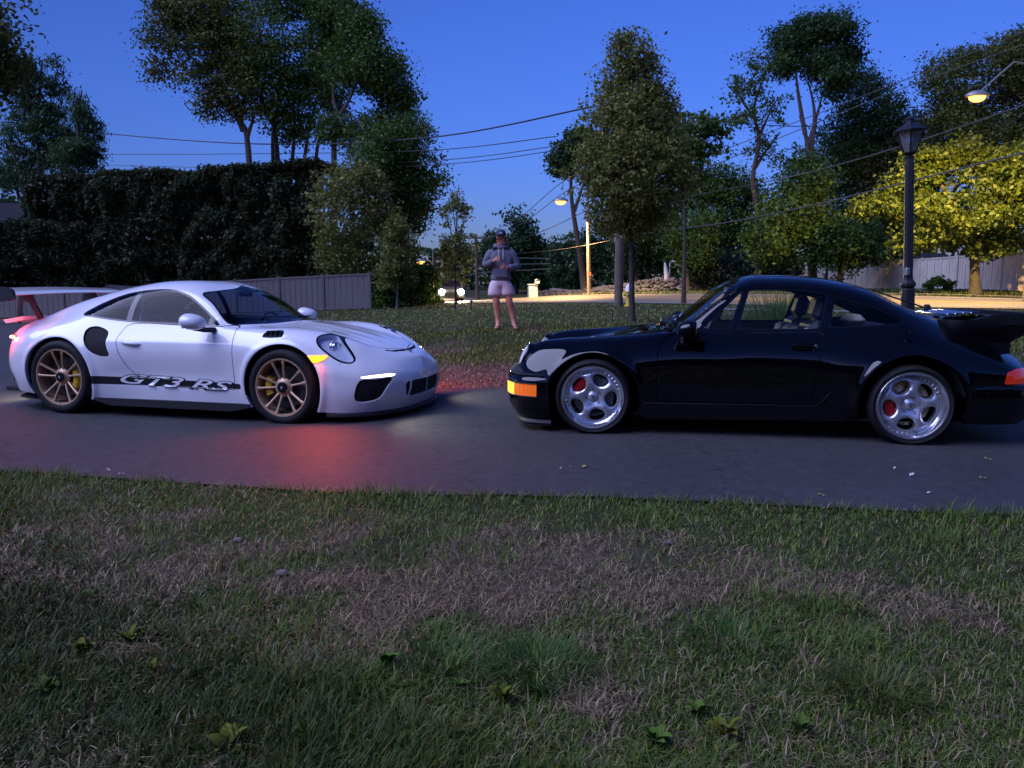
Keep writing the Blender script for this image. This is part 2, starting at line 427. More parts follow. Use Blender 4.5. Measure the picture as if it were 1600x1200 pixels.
def bronze_wheel(par, loc, rz, rt, rr, w, phase, cal_ang, name_label=None):
    Mb = mat('bronze_alloy', (.56, .37, .22), .34, metal=.4); My = mat('yellow_caliper_paint', (.62, .38, .012), .3, coat=.5)
    Mc = mat('dark_carbon_disc', (.07, .07, .075), .4, metal=.5)
    b = MB()
    b.lathe([(rr + .004, -.006), (rr, -.014), (rr - .012, -.012), (rr - .018, 0), (rr - .022, .03), (rr - .03, .09), (rr - .03, w - .03), (rr, w - .02)], 72)
    wh = b.build('wheel', Mb, par); wh.location = loc; wh.rotation_euler = (0, 0, rz)
    add_tyre(wh, rt, rr, w)
    sp = MB(); rows = []
    prof = [(.052, .032, .017, .05), (.075, .026, .0125, .045), (.11, .018, .0095, .036), (.15, .009, .009, .03), (.19, .001, .0095, .026), (rr - .045, -.006, .0115, .024), (rr - .016, -.009, .018, .022)]
    vs = []; fs = []
    for r, y, hw, dp in prof:
        vs += [(r, y + dp, -hw * .8), (r, y + .004, -hw), (r, y, -hw * .45), (r, y, hw * .45), (r, y + .004, hw), (r, y + dp, hw * .8)]
    for i in range(len(prof) - 1):
        for k in range(6): fs.append((i * 6 + k, i * 6 + (k + 1) % 6, (i + 1) * 6 + (k + 1) % 6, (i + 1) * 6 + k))
    sp.add(vs, fs, True); me = None
    for k in range(5):
        for s in (-1, 1):
            a = phase + k * 2 * math.pi / 5 + s * R(13.5)
            if me is None: o = sp.build('spoke', Mb, wh); me = o.data
            else: o = link('spoke', me, wh)
            o.rotation_euler = (0, -a, 0)
    h = MB(); h.lathe([(.085, .05), (.085, .03), (.07, .024), (.056, .018), (.052, .01), (.050, .008)], 40); h.build('hub', Mb, wh)
    n = MB(); n.lathe([(.050, .02), (.050, .004), (.044, -.004), (.034, -.006), (.0001, -.004)], 40); cl = n.build('centre_lock_nut', mat('black_anodised', (.02, .02, .024), .3, metal=.6), wh)
    e = MB(); e.prism([(-.010, .013), (.010, .013), (.010, -.002), (0, -.015), (-.010, -.002)], -.0075, -.004); e.build('crest', mat('crest_grey', (.3, .3, .32), .4), cl)
    v = MB(); v.tube([(.0, -.012, -rr + .022), (0, -.03, -rr + .03)], .004, 6); v.build('valve', M_blackpl, wh)
    brake(wh, min(rr - .05, .19), .085, cal_ang, My, Mc, .125, .198, 1.0)
    return wh
def dish_wheel(par, loc, rz, rt, rr, w, hole0, cal_ang, dish, disc_mat):
    Ma = mat('polished_alloy', (.82, .82, .84), .17, metal=.9); Mf = mat('silver_painted_alloy', (.62, .63, .66), .27, metal=.7, coat=.6); Mr = mat('red_caliper_paint', (.45, .012, .015), .3, coat=.5)
    b = MB()
    b.lathe([(rr + .004, -.008), (rr - .003, -.016), (rr - .012, -.014), (rr - .018, -.004), (rr - .026, dish * .55), (rr - .034, dish * .8), (rr - .044, dish * .88), (rr - .052, dish), (rr - .054, w - .03), (rr, w - .02)], 80)
    wh = b.build('wheel', Ma, par); wh.location = loc; wh.rotation_euler = (0, 0, rz)
    add_tyre(wh, rt, rr, w)
    # five-spoke face: polar sheet with five oval holes cut through it
    ro = rr - .046; nr, na = 40, 160; V = []; N = []; sd = None
    g = np.linspace(.02, ro, nr); A = np.linspace(0, 2 * np.pi, na, endpoint=False); rg, ag = np.meshgrid(g, A, indexing='ij'); x = rg * np.cos(ag); z = rg * np.sin(ag)
    def hsdf(x, z):
        d = np.full(x.shape, 9.)
        for k in range(5):
            a = hole0 + k * 2 * np.pi / 5; u = x * np.cos(a) + z * np.sin(a) - .137; v = -x * np.sin(a) + z * np.cos(a)
            hw = .062 * np.clip(1 + u * 3.5, .55, 1.3); q = np.hypot(u / .046, v / hw); d = np.minimum(d, (q - 1) * .05)
        return d
    sd = hsdf(x, z); e = np.clip(sd / .02, 0, 1)
    y = dish * .55 + .02 * np.clip((.11 - rg) / .07, 0, 1) - .012 * np.sin(np.clip(rg / ro, 0, 1) * np.pi) + .012 * (1 - e) ** 2 + np.where(rg > ro - .02, (rg - ro + .02) * .5, 0)
    P = np.stack([x, y, z], -1); da = np.roll(P, -1, 1) - np.roll(P, 1, 1); dr = np.gradient(P, axis=0); Nn = np.cross(da, dr); Nn /= np.maximum(np.linalg.norm(Nn, axis=2, keepdims=True), 1e-9)
    if Nn[20, 0, 1] > 0: Nn = -Nn
    S = Sheet(P.reshape(-1, 3), Nn.reshape(-1, 3)); F = [(i * na + j, (i + 1) * na + j, (i + 1) * na + (j + 1) % na, i * na + (j + 1) % na) for i in range(nr - 1) for j in range(na)]
    hole, face = S.cut(F, lambda X: hsdf(X[:, 0], X[:, 2]))
    S.build('wheel_face', face, Mf, wh)
    S.lip('hole_edge', face, Ma, wh, .05, dirn=lambda p: (0, 1, 0))
    rv = MB()
    for k in range(40):
        a = k * 2 * math.pi / 40; rv.lathe([(.0045, dish * .88 - .002), (.004, dish * .88 - .007), (.0001, dish * .88 - .008)], 6, c=((rr - .0435) * math.cos(a), 0, (rr - .0435) * math.sin(a)))
    rvo = rv.build('rivet', Ma, wh)
    tag(rvo, kind='stuff'); y0 = dish * .55 + .004
    for k in range(5):
        a = hole0 + (k + .5) * 2 * math.pi / 5; c = (.068 * math.cos(a), 0, .068 * math.sin(a))
        lg = MB(); lg.lathe([(.019, y0 - .004), (.017, y0 - .002), (.0165, y0 + .014), (.0001, y0 + .014)], 14, c=c); lg.build('lug_recess', M_blackpl, wh)
        ln = MB(); ln.lathe([(.0095, y0 + .012), (.0095, y0 - .004), (.0001, y0 - .005)], 6, c=c, smooth=False); ln.build('lug_nut', Ma, wh)
    cc = MB(); cc.lathe([(.036, y0 + .012), (.036, y0 - .002), (.031, y0 - .006), (.0001, y0 - .008)], 36); cap = cc.build('centre_cap', Mf, wh)
    cr = MB(); cr.prism([(-.012, .015), (0, .018), (.012, .015), (.011, -.004), (0, -.019), (-.011, -.004)], y0 - .0105, y0 - .007); cr.build('crest', mat('crest_silver', (.25, .25, .27), .4, metal=.8), cap)
    vt = MB(); vt.tube([(.045, dish * .6, -rr + .045), (.047, dish * .6 - .03, -rr + .048)], .005, 6); vt.build('valve', M_blackpl, wh)
    brake(wh, .158, dish + .055, cal_ang, Mr, disc_mat, .095, .168, .95)
    return wh
def seat(par, x, y, m, bolster, h=.72, z0=.22):
    s = MB(); s.box((x + .02, y, z0 + .09), (.50, .46, .16), bev=.05); st = s.build('seat', m, par)
    M = Matrix.Translation((x - .22, y, z0 + .12)) @ Matrix.Rotation(R(-16), 4, 'Y')
    b = MB(); b.box((0, 0, .27), (.12, .46, .56), bev=.05, M=M); bk = b.build('backrest', m, st)
    w = MB()
    for q in (-1, 1): w.box((.05, q * .2, .24), (.13, .085, .46), bev=.035, M=M); w.box((.24, q * .2, .03), (.42, .09, .12), bev=.035, M=M)
    w.build('side_bolster', bolster, st)
    hd = MB(); hd.box((.0, 0, .64), (.10, .25, .20), bev=.045, M=M); hd.build('headrest', m, st)
    return st
def steering(par, x, y, z, m):
    b = MB(); M = Matrix.Translation((x, y, z)) @ Matrix.Rotation(R(-24), 4, 'Y')
    n = 40; pts = [M @ Vector((0, .182 * math.cos(2 * math.pi * k / n), .182 * math.sin(2 * math.pi * k / n))) for k in range(n + 1)]
    b.tube(pts, .015, 8); wh = b.build('steering_wheel', m, par)
    h = MB(); h.box((0.01, 0, 0), (.05, .15, .13), bev=.03, M=M)
    for a in (0, math.pi, -math.pi / 2): h.tube([M @ Vector((.01, .05 * math.cos(a), .05 * math.sin(a))), M @ Vector((0, .175 * math.cos(a), .175 * math.sin(a)))], .014, 6)
    h.tube([M @ Vector((.02, 0, 0)), M @ Vector((.35, 0, -.06))], .03, 8); h.build('steering_hub', m, wh)
def wheel_well(par, x, z, r, y0, y1, s):
    b = MB(); b.lathe([(r, y1), (r + .005, y0 + .02), (r - .03, y0), (.02, y0)], 40, c=(x, 0, z), axis='Y', arc=(R(-12), R(192))); b.v = [(p[0], s * p[1], p[2]) for p in b.v]
    b.build('wheel_well', M_lining, par)
# ------------------------------------------------------------------ ground, driveway, street
def ground_px(px, py):
    r = ray(px, py); z = 0.
    for _ in range(30):
        t = (z - CZ) / r[2]; p = np.array([0, 0, CZ]) + r * t; z = float(gz(p[0], p[1]))
    return p
near_edge = [ground_px(*p)[:2] for p in ((-60, 735), (0, 738), (100, 745), (200, 752), (350, 763), (500, 771), (650, 775), (800, 777), (1000, 783), (1200, 792), (1400, 802), (1600, 809), (1700, 812))]
near_edge = [np.array([-14., near_edge[0][1] + 1.2])] + near_edge + [np.array([9., 3.7])]
drive_poly = np.array([tuple(p) for p in near_edge] + [(9., 6.6), (6, 7.2), (4, 7.6), (2, 8.05), (.5, 8.35), (-.6, 8.55), (-1.6, 8.85), (-2.8, 9.5), (-3.8, 10.6), (-5, 12.8), (-6.2, 16), (-7.3, 21), (-8.5, 28), (-10, 35.4), (-27, 37.6), (-30, 20)])
def dry_mask(X, Y):
    """0 = green, 1 = dry straw"""
    n = fbm(X * 1.1 + 40, Y * 1.5 + 9, 4)
    b = np.zeros_like(X)
    for px, py, rx, ry in ((860, 885, 260, 55), (1100, 905, 260, 60), (300, 880, 330, 60), (1420, 960, 170, 80), (560, 1040, 130, 60), (60, 860, 160, 50), (1330, 1090, 150, 60), (930, 1090, 100, 60)):
        c = _gp(px, py); e = _gp(px + rx, py); f = _gp(px, py - ry); a = abs(e[0] - c[0]); d = abs(f[1] - c[1])
        b = np.maximum(b, np.exp(-(((X - c[0]) / a) ** 2 + ((Y - c[1]) / d) ** 2)))
    n2 = fbm(X * 4.3 + 3, Y * 5.1 + 70, 4)
    near = sstep(.535, .70, n * .42 + b * .20 + n2 * .52)
    far = sstep(.60, .74, n) * .8 + sstep(11.0, 9.6, Y + .8 * (n - .5)) * sstep(-2.6, -1.4, X) * sstep(1.2, .3, X) * 1.1
    return np.clip(np.where(Y < 6, near, far), 0, 1)
_gpc = {}
def _gp(px, py):
    k = (px, py)
    if k not in _gpc: _gpc[k] = ground_px(px, py)
    return _gpc[k]
def build_ground():
    xs = np.r_[-420, -250, -150, -100, -75, np.arange(-60, -14, 1.), np.arange(-14, 14, .25), np.arange(14, 60.1, 1.), 75, 100, 150, 250, 420]
    ys = np.r_[-300, -150, -80, -40, -20, np.arange(-10, 0, 1.), np.arange(0, 26, .25), np.arange(26, 90, 1.), 100, 120, 150, 200, 300, 450]
    X, Y = np.meshgrid(xs, ys); Z = gz(np.clip(X, -200, 200), np.clip(Y, -60, 200)); Z = np.where(np.hypot(X, Y) > 120, np.minimum(Z, 2.), Z)
    Z = Z + np.where((np.abs(X) < 30) & (Y > -3) & (Y < 60), .02 * (fbm(X * .7, Y * .7, 3) - .5), 0) * (poly_sdf(drive_poly, X, Y) > .3)
    d = dry_mask(X, Y)[..., None]
    g = np.array([.040, .048, .018]); b = np.array([.10, .078, .055]); n = (.75 + .5 * fbm(X * 3, Y * 3, 3))[..., None]
    col = (g * (1 - d) + b * d) * n
    nx, ny = len(xs), len(ys); idx = np.arange(nx * ny).reshape(ny, nx); F = np.stack([idx[:-1, :-1], idx[:-1, 1:], idx[1:, 1:], idx[1:, :-1]], -1).reshape(-1, 4)
    m = mat('soil_and_thatch', (.03, .03, .02), .95, vcol='Col', bump=(35, .6, .03), spec=.1)
    o = mesh_np('ground', np.stack([X, Y, Z], -1).reshape(-1, 3), F, m, smooth=True, cols=col.reshape(-1, 3)); tag(o, kind='structure'); return o
build_ground()
def sheet_from_poly(name, poly, step, dz, m, edge=.04, esc=6., bounds=None):
    P = np.asarray(poly); x0, y0 = P.min(0) - .3; x1, y1 = P.max(0) + .3
    xs = np.arange(x0, x1 + step, step); ys = np.arange(y0, y1 + step, step); X, Y = np.meshgrid(xs, ys); nx, ny = len(xs), len(ys)
    V = np.stack([X, Y, gz(X, Y) + dz], -1).reshape(-1, 3); S = Sheet(V, np.tile([0, 0, 1.], (len(V), 1)))
    F = [(j * nx + i, j * nx + i + 1, (j + 1) * nx + i + 1, (j + 1) * nx + i) for j in range(ny - 1) for i in range(nx - 1)]
    ins, _ = S.cut(F, lambda Q: poly_sdf(P, Q[:, 0], Q[:, 1]) + edge * (fbm(Q[:, 0] * esc, Q[:, 1] * esc, 3) - .5) * 2)
    ids = {}; v = []; fs = []
    for q in ins:
        for i in q:
            if i not in ids: ids[i] = len(v); v.append(S.V[i])
        fs.append(tuple(ids[i] for i in q))
    me = bpy.data.meshes.new(name); me.from_pydata(v, [], fs); me.polygons.foreach_set('use_smooth', [True] * len(me.polygons)); me.update(); me.materials.append(m)
    return tag(link(name, me), kind='structure')
def asphalt(name, col, col2, rough, sc=260.):
    m = mat(name, col, rough, noise=(.8, col2, .25), spec=.35); nt = m.node_tree; n = nt.nodes; l = nt.links; b = n['Principled BSDF']
    tc = n.new('ShaderNodeTexCoord'); vo = n.new('ShaderNodeTexVoronoi'); vo.inputs['Scale'].default_value = sc; l.new(tc.outputs['Object'], vo.inputs['Vector'])
    nz = n.new('ShaderNodeTexNoise'); nz.inputs['Scale'].default_value = sc * .6; nz.inputs['Detail'].default_value = 4; l.new(tc.outputs['Object'], nz.inputs['Vector'])
    mu = n.new('ShaderNodeMath'); mu.operation = 'ADD'; l.new(vo.outputs['Distance'], mu.inputs[0]); l.new(nz.outputs[0], mu.inputs[1])
    bp = n.new('ShaderNodeBump'); bp.inputs['Strength'].default_value = .9; bp.inputs['Distance'].default_value = .007; l.new(mu.outputs[0], bp.inputs['Height']); l.new(bp.outputs[0], b.inputs['Normal'])
    # pale aggregate specks and slow blotches
    src = b.inputs['Base Color'].links[0].from_socket; vo2 = n.new('ShaderNodeTexVoronoi'); vo2.inputs['Scale'].default_value = sc * .55; l.new(tc.outputs['Object'], vo2.inputs['Vector'])
    gt = n.new('ShaderNodeMath'); gt.operation = 'LESS_THAN'; gt.inputs[1].default_value = .22; l.new(vo2.outputs['Distance'], gt.inputs[0])
    mx = n.new('ShaderNodeMix'); mx.data_type = 'RGBA'; mx.inputs[7].default_value = (col[0] * 3.2, col[1] * 3.2, col[2] * 3.2, 1); l.new(src, mx.inputs[6])
    ml = n.new('ShaderNodeMath'); ml.operation = 'MULTIPLY'; ml.inputs[1].default_value = .6; l.new(gt.outputs[0], ml.inputs[0]); l.new(ml.outputs[0], mx.inputs[0]); l.new(mx.outputs[2], b.inputs['Base Color'])
    # worn patches and hand-sized blotches
    n3 = n.new('ShaderNodeTexNoise'); n3.inputs['Scale'].default_value = 14; n3.inputs['Detail'].default_value = 7; n3.inputs['Roughness'].default_value = .75; l.new(tc.outputs['Object'], n3.inputs['Vector'])
    mr = n.new('ShaderNodeMapRange'); mr.inputs[1].default_value = .3; mr.inputs[2].default_value = .7; mr.inputs[3].default_value = .62; mr.inputs[4].default_value = 1.35; l.new(n3.outputs[0], mr.inputs[0])
    wv = n.new('ShaderNodeTexVoronoi'); wv.feature = 'DISTANCE_TO_EDGE'; wv.inputs['Scale'].default_value = .45; nw = n.new('ShaderNodeTexNoise'); nw.inputs['Scale'].default_value = 2.5; nw.inputs['Detail'].default_value = 6; l.new(tc.outputs['Object'], nw.inputs['Vector'])
    va = n.new('ShaderNodeVectorMath'); va.operation = 'MULTIPLY_ADD'; va.inputs[1].default_value = (.9, .9, .9); l.new(nw.outputs[1], va.inputs[0]); l.new(tc.outputs['Object'], va.inputs[2]); l.new(va.outputs[0], wv.inputs['Vector'])
    ck = n.new('ShaderNodeMapRange'); ck.inputs[1].default_value = .0; ck.inputs[2].default_value = .006; ck.inputs[3].default_value = .55; ck.inputs[4].default_value = 1.; l.new(wv.outputs['Distance'], ck.inputs[0])
    m2 = n.new('ShaderNodeMath'); m2.operation = 'MULTIPLY'; l.new(mr.outputs[0], m2.inputs[0]); l.new(ck.outputs[0], m2.inputs[1])
    m3 = n.new('ShaderNodeMix'); m3.data_type = 'RGBA'; m3.blend_type = 'MULTIPLY'; m3.inputs[0].default_value = 1.; l.new(mx.outputs[2], m3.inputs[6]); cc = n.new('ShaderNodeCombineColor'); [l.new(m2.outputs[0], cc.inputs[i]) for i in range(3)]; l.new(cc.outputs[0], m3.inputs[7]); l.new(m3.outputs[2], b.inputs['Base Color'])
    return m
sheet_from_poly('driveway', drive_poly, .22, .014, asphalt('driveway_asphalt', (.046, .044, .047), (.066, .063, .065), .64))
# the street: a ribbon along its centre line
RC = spl([(-30, 112), (-14, 78), (-5, 57), (2, 45), (8, 38.8), (15, 33.2), (24, 28), (42, 20.5), (70, 10)], 8, False)
def ribbon(name, a, b, dz, m, i0=0, i1=None):
    P = RC[i0:i1]; T = np.gradient(P, axis=0); T /= np.linalg.norm(T, axis=1, keepdims=True); N = np.stack([-T[:, 1], T[:, 0]], 1)   # N points away from the camera
    k = 7; V = []
    for t in np.linspace(a, b, k):
        q = P + N * t; V.append(np.c_[q, gz(q[:, 0], q[:, 1]) + dz])
    V = np.array(V).transpose(1, 0, 2); n = len(P); F = [(i * k + j, (i + 1) * k + j, (i + 1) * k + j + 1, i * k + j + 1) for i in range(n - 1) for j in range(k - 1)]
    o = mesh_np(name, V.reshape(-1, 3), np.array(F), m, smooth=True); return tag(o, kind='structure')
ribbon('street', -7.2, 5.6, .03, asphalt('street_asphalt', (.10, .098, .092), (.14, .135, .125), .6, 60.))
M_line = mat('white_road_paint', (.62, .62, .58), .6, noise=(8, (.35, .35, .33), .3)); M_yel = mat('yellow_road_paint', (.60, .40, .05), .6, noise=(8, (.35, .24, .05), .3))
ribbon('edge_line', 4.6, 4.78, .036, M_line); ribbon('edge_line', -6.2, -6.02, .036, M_line); ribbon('centre_line', -.95, -.75, .036, M_yel); ribbon('centre_line', -1.35, -1.15, .036, M_yel)
ribbon('kerb', 5.6, 5.85, .12, mat('kerb_stone', (.30, .29, .27), .8, noise=(3, (.2, .19, .18), .2)), 8)
ribbon('sidewalk', -12.6, -11.3, .03, mat('sidewalk_concrete', (.22, .21, .19), .9, noise=(2, (.15, .145, .135), .2)), 38)
# ------------------------------------------------------------------ trees, hedges, shrubs
def leaf_mat(name, trans=.35):
    if name in _mats: return _mats[name]
    m = bpy.data.materials.new(name); m.use_nodes = True; _mats[name] = m; n = m.node_tree.nodes; l = m.node_tree.links; b = n['Principled BSDF']
    a = n.new('ShaderNodeVertexColor'); a.layer_name = 'Col'; l.new(a.outputs[0], b.inputs['Base Color']); b.inputs['Roughness'].default_value = .55; b.inputs['Specular IOR Level'].default_value = .3
    t = n.new('ShaderNodeBsdfTranslucent'); l.new(a.outputs[0], t.inputs[0]); mx = n.new('ShaderNodeMixShader'); mx.inputs[0].default_value = trans
    l.new(b.outputs[0], mx.inputs[1]); l.new(t.outputs[0], mx.inputs[2]); l.new(mx.outputs[0], n['Material Output'].inputs[0]); return m
M_leaf = leaf_mat('leaf_foliage'); M_blade = leaf_mat('grass_blade', .25)
M_bark = mat('tree_bark', (.075, .062, .052), .9, noise=(9, (.035, .03, .027), .2), bump=(18, .9, .04)); M_pale = mat('pale_bark', (.115, .10, .09), .9, noise=(7, (.08, .07, .06), .2), bump=(14, .8, .04))
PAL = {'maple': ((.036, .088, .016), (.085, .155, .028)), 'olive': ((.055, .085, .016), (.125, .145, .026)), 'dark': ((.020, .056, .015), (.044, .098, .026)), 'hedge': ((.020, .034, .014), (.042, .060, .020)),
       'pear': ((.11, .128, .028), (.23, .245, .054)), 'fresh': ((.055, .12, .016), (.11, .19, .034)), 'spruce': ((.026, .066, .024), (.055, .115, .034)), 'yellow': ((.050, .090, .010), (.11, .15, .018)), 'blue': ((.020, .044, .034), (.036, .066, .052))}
def leaf_mesh(pos, out, size, pal, rg, flat=.35, asp=.62, up=0.):
    n = len(pos); nrm = rg.normal(size=(n, 3)); nrm /= np.linalg.norm(nrm, axis=1, keepdims=True); nrm = nrm * (1 - flat) + out * flat; nrm[:, 2] += .25; nrm /= np.linalg.norm(nrm, axis=1, keepdims=True)
    a = rg.normal(size=(n, 3)); a[:, 2] += up; a -= nrm * (a * nrm).sum(1, keepdims=True); a /= np.linalg.norm(a, axis=1, keepdims=True); b = np.cross(nrm, a)
    s = (size * (.6 + .8 * rg.random(n)))[:, None]; w = s * asp
    V = np.stack([pos - a * s * .5, pos + b * w * .5 + nrm * s * .08, pos + a * s * .5 - nrm * s * .1, pos - b * w * .5 + nrm * s * .08], 1).reshape(-1, 3)
    F = np.arange(4 * n).reshape(n, 4); p0, p1 = np.array(PAL[pal][0]), np.array(PAL[pal][1]); t = rg.random((n, 1)) ** 1.3; c = (p0 + (p1 - p0) * t) * (.7 + .6 * rg.random((n, 1)))
    return V, F, np.repeat(c, 4, 0)
def tree(name, label, base, blobs, trunk, N, leaf, pal, seed, trunk_r=.2, bark=None, Y=None, cat='tree', group=None, clump=.62, hollow=.5, twigs=110, up=0., asp=.62, dens=26, depth=1., twig_r=.012, split=8):
    """blobs: (px, py, rx, ry) read in the picture at the tree's own distance Y; trunk: list of pixel polylines"""
    rg = np.random.default_rng(seed); k = Y / FPX; bx = px_x(base, Y); g = np.array([bx, Y, float(gz(bx, Y))])
    root = empty(name, tuple(g), 0, label, cat, group)
    B = []
    for i, (px, py, rx, ry) in enumerate(blobs):
        c = atY(px, py, Y) - g; c[1] += rg.uniform(-.5, .5) * rx * k * depth; B.append((c, np.array([rx * k, (rx * .55 + ry * .45) * k * depth, ry * k])))
    if split:       # break every lobe into smaller boughs so that the sky shows between them
        B2 = []
        for c, r in B:
            for q in range(split):
                dd = rg.normal(size=3); dd /= np.linalg.norm(dd); k2 = rg.uniform(.36, .58); B2.append((c + dd * r * rg.uniform(.45, .78), r * k2 * np.array([1.1, 1.1, .85])))
        Bs = B2
    else: Bs = B
    B, Bmain = Bs, B
    w = np.array([r[0] * r[1] * r[2] for c, r in B]) ** .75; nc = max(30, N // dens); which = rg.choice(len(B), nc, p=w / w.sum())
    d = rg.normal(size=(nc, 3)); d /= np.linalg.norm(d, axis=1, keepdims=True); rad = hollow + (1 - hollow) * rg.random(nc) ** .6; rad *= 1 + .12 * rg.normal(size=nc)
    cc = np.array([B[i][0] for i in which]) + d * rad[:, None] * np.array([B[i][1] for i in which])
    ci = rg.integers(0, nc, N); cr = clump * (.6 + .8 * rg.random(nc)); pos = cc[ci] + rg.normal(size=(N, 3)) * cr[ci][:, None] * np.array([1, 1, .62]) * .55
    V, F, Cc = leaf_mesh(pos, d[ci], leaf, pal, rg, up=up, asp=asp); Cc *= (.75 + .5 * rg.random(nc))[ci].repeat(4)[:, None]
    mesh_np('crown', V, F, M_leaf, root, cols=Cc)
    # trunk and limbs
    t = MB(); ends = []
    for j, line in enumerate(trunk):
        pts = [atY(px, py, Y) - g for px, py in line]
        if j == 0: pts[0] = np.array([pts[0][0], 0, -.15])
        off = rg.uniform(-.3, .3) * (j > 0) * trunk_r * 8
        pts = [p + np.array([0, off * i / len(line), 0]) for i, p in enumerate(pts)]; P = spl(pts, 5, False); n = len(P); r0 = trunk_r if j == 0 else trunk_r * .6
        rr = [r0 * (1 - .72 * i / (n - 1)) * (1 + .35 * max(0, 1 - i / 3) * (j == 0)) for i in range(n)]
        t.tube(P, rr, 10 if j == 0 else 7); ends += [P[int(n * .55)], P[int(n * .8)], P[-1]]
    tk = t.build('trunk', bark or M_bark, root)
    b = MB(); E = np.array(ends)
    for c, r in Bmain:
        e = E[np.argmin(((E - c) ** 2).sum(1))]; m = (e + c) / 2 + rg.normal(size=3) * .12 * np.linalg.norm(c - e); m[2] -= .1 * np.linalg.norm(c - e)
        P = spl([e, m, c], 4, False); b.tube(P, [trunk_r * .34 * (1 - .7 * i / (len(P) - 1)) for i in range(len(P))], 6); E = np.r_[E, P[4:5], P[-1:]]
    for i in rg.choice(nc, min(twigs, nc), replace=False):
        c = cc[i]; e = E[np.argmin(((E - c) ** 2).sum(1))]; m = (e + c) / 2 + rg.normal(size=3) * .1 * np.linalg.norm(c - e); b.tube([e, m, c], [twig_r * 2, twig_r * 1.4, twig_r * .6], 5, cap=False)
    b.build('branch', bark or M_bark, root); return root
G_L = 'tall maples behind the hedge'; G_R = 'woodland trees beyond the street'
tree('maple_tree', 'olive leaved maple leaning left above the hedge, with one bare trunk', 392, [(300,60,68,55),(252,110,26,24),(345,120,55,50),(330,15,65,40),(395,165,38,38),(285,15,45,30),(375,60,60,55),(350,170,35,25)], [[(392,300),(388,235),(376,190)],[(380,205),(350,140),(300,90)],[(376,190),(385,120),(370,60)],[(386,215),(400,180)]], 25520, 0.182, 'olive', 1, .26, M_pale, 45, group=G_L)
tree('maple_tree', 'many stemmed maple in the middle of the tall clump behind the hedge', 450, [(450,95,75,75),(430,0,85,50),(500,55,60,65),(475,170,60,48),(530,110,45,55),(440,185,38,35),(490,0,60,45)], [[(440,310),(432,230),(420,170)],[(452,300),(460,200),(455,120)],[(470,305),(480,210),(500,120)],[(490,300),(500,210),(540,130)],[(430,300),(425,210),(440,110)]], 32480, 0.182, 'maple', 2, .24, None, 47, group=G_L)
tree('maple_tree', 'maple with pale forked trunk at the right of the tall clump', 520, [(570,95,62,55),(600,150,42,55),(540,40,55,48),(618,115,28,35),(560,200,60,45),(585,60,40,35),(630,165,20,25)], [[(518,300),(522,230),(528,175)],[(527,185),(545,160),(570,110)],[(528,180),(520,140),(535,60)]], 27840, 0.182, 'maple', 3, .24, M_pale, 44, group=G_L)
tree('maple_tree', 'fresh green maple hanging over the right end of the hedge', 640, [(640,232,42,50),(668,282,24,32),(622,310,48,55),(600,250,46,48),(655,335,22,32),(630,200,30,25),(645,360,18,22)], [[(632,440),(630,350),(632,260)],[(631,330),(610,280),(600,250)],[(631,300),(655,280)]], 25520, 0.158, 'maple', 4, .2, None, 41)
tree('spruce_tree', 'feathery green conifer at the left edge behind the house roof', 55, [(50,140,35,55),(38,215,50,55),(88,205,40,60),(80,125,20,38),(28,275,45,38),(110,250,35,45)], [[(50,320),(60,200),(66,95)],[(30,310),(20,270),(10,250)],[(45,315),(25,240)],[(52,300),(85,230)]], 14400, 0.304, 'spruce', 5, .18, M_pale, 50, up=1.6, asp=.3, clump=.55)
tree('spruce_tree', 'slim conifer with pointed tips standing right of the house roof', 125, [(126,215,18,55),(116,255,34,38),(140,190,10,38),(124,165,9,28),(140,250,18,30)], [[(112,320),(122,220),(128,140)]], 6720, 0.274, 'spruce', 6, .13, M_pale, 48, up=2.2, asp=.25, clump=.45)
tree('overhanging_tree', 'dark leaves of a tree reaching in at the top left corner', -20, [(0,55,22,50),(5,112,26,20),(-30,90,40,60),(0,8,30,16)], [[(-25,480),(-25,250),(-15,60)]], 3500, .2, 'olive', 7, .2, None, 30)
tree('holly_tree', 'dark dense evergreen tree in front of the hedge end', 552, [(545,330,55,62),(560,290,42,38),(582,385,45,45),(530,400,35,40),(600,340,30,35)], [[(552,452),(552,380),(552,320)]], 14000, .17, 'pear', 8, .15, None, 37, clump=.3, hollow=.7, split=0, dens=12)
tree('young_pear_tree', 'young round headed tree with pale trunk before the lit green hedge', 621, [(622,402,30,50),(619,358,16,22),(615,430,26,20)], [[(621,484),(621,440),(621,380)]], 5500, .13, 'pear', 9, .07, M_pale, 33, clump=.25, split=0)
tree('street_tree', 'small tree with a thin feathery top left of the man', 712, [(710,405,30,38),(722,385,22,25),(705,380,20,25),(716,322,15,22),(731,332,11,14),(698,338,10,16),(706,308,8,10)], [[(712,474),(712,420),(714,340),(716,292)],[(713,390),(695,330)],[(713,380),(732,325)],[(713,370),(705,305)]], 4600, .13, 'pear', 10, .055, None, 38, clump=.22, twigs=120, split=0)
tree('round_maple', 'dark round maple on the skyline directly behind the man', 800, [(800,368,42,36),(785,415,36,36),(832,408,32,42),(845,440,32,26),(770,380,22,26)], [[(805,470),(805,420),(800,380)]], 12800, 0.38, 'dark', 12, .3, None, 82, clump=.8)
tree('leaning_tree', 'tall dark tree with bare leaning trunk beside the street lamp pole', 915, [(886,238,28,32),(905,218,22,22),(880,262,18,22),(915,235,18,25)], [[(915,462),(905,390),(893,310),(893,250)],[(897,330),(915,280)]], 7200, 0.274, 'dark', 13, .28, None, 58, clump=.5)
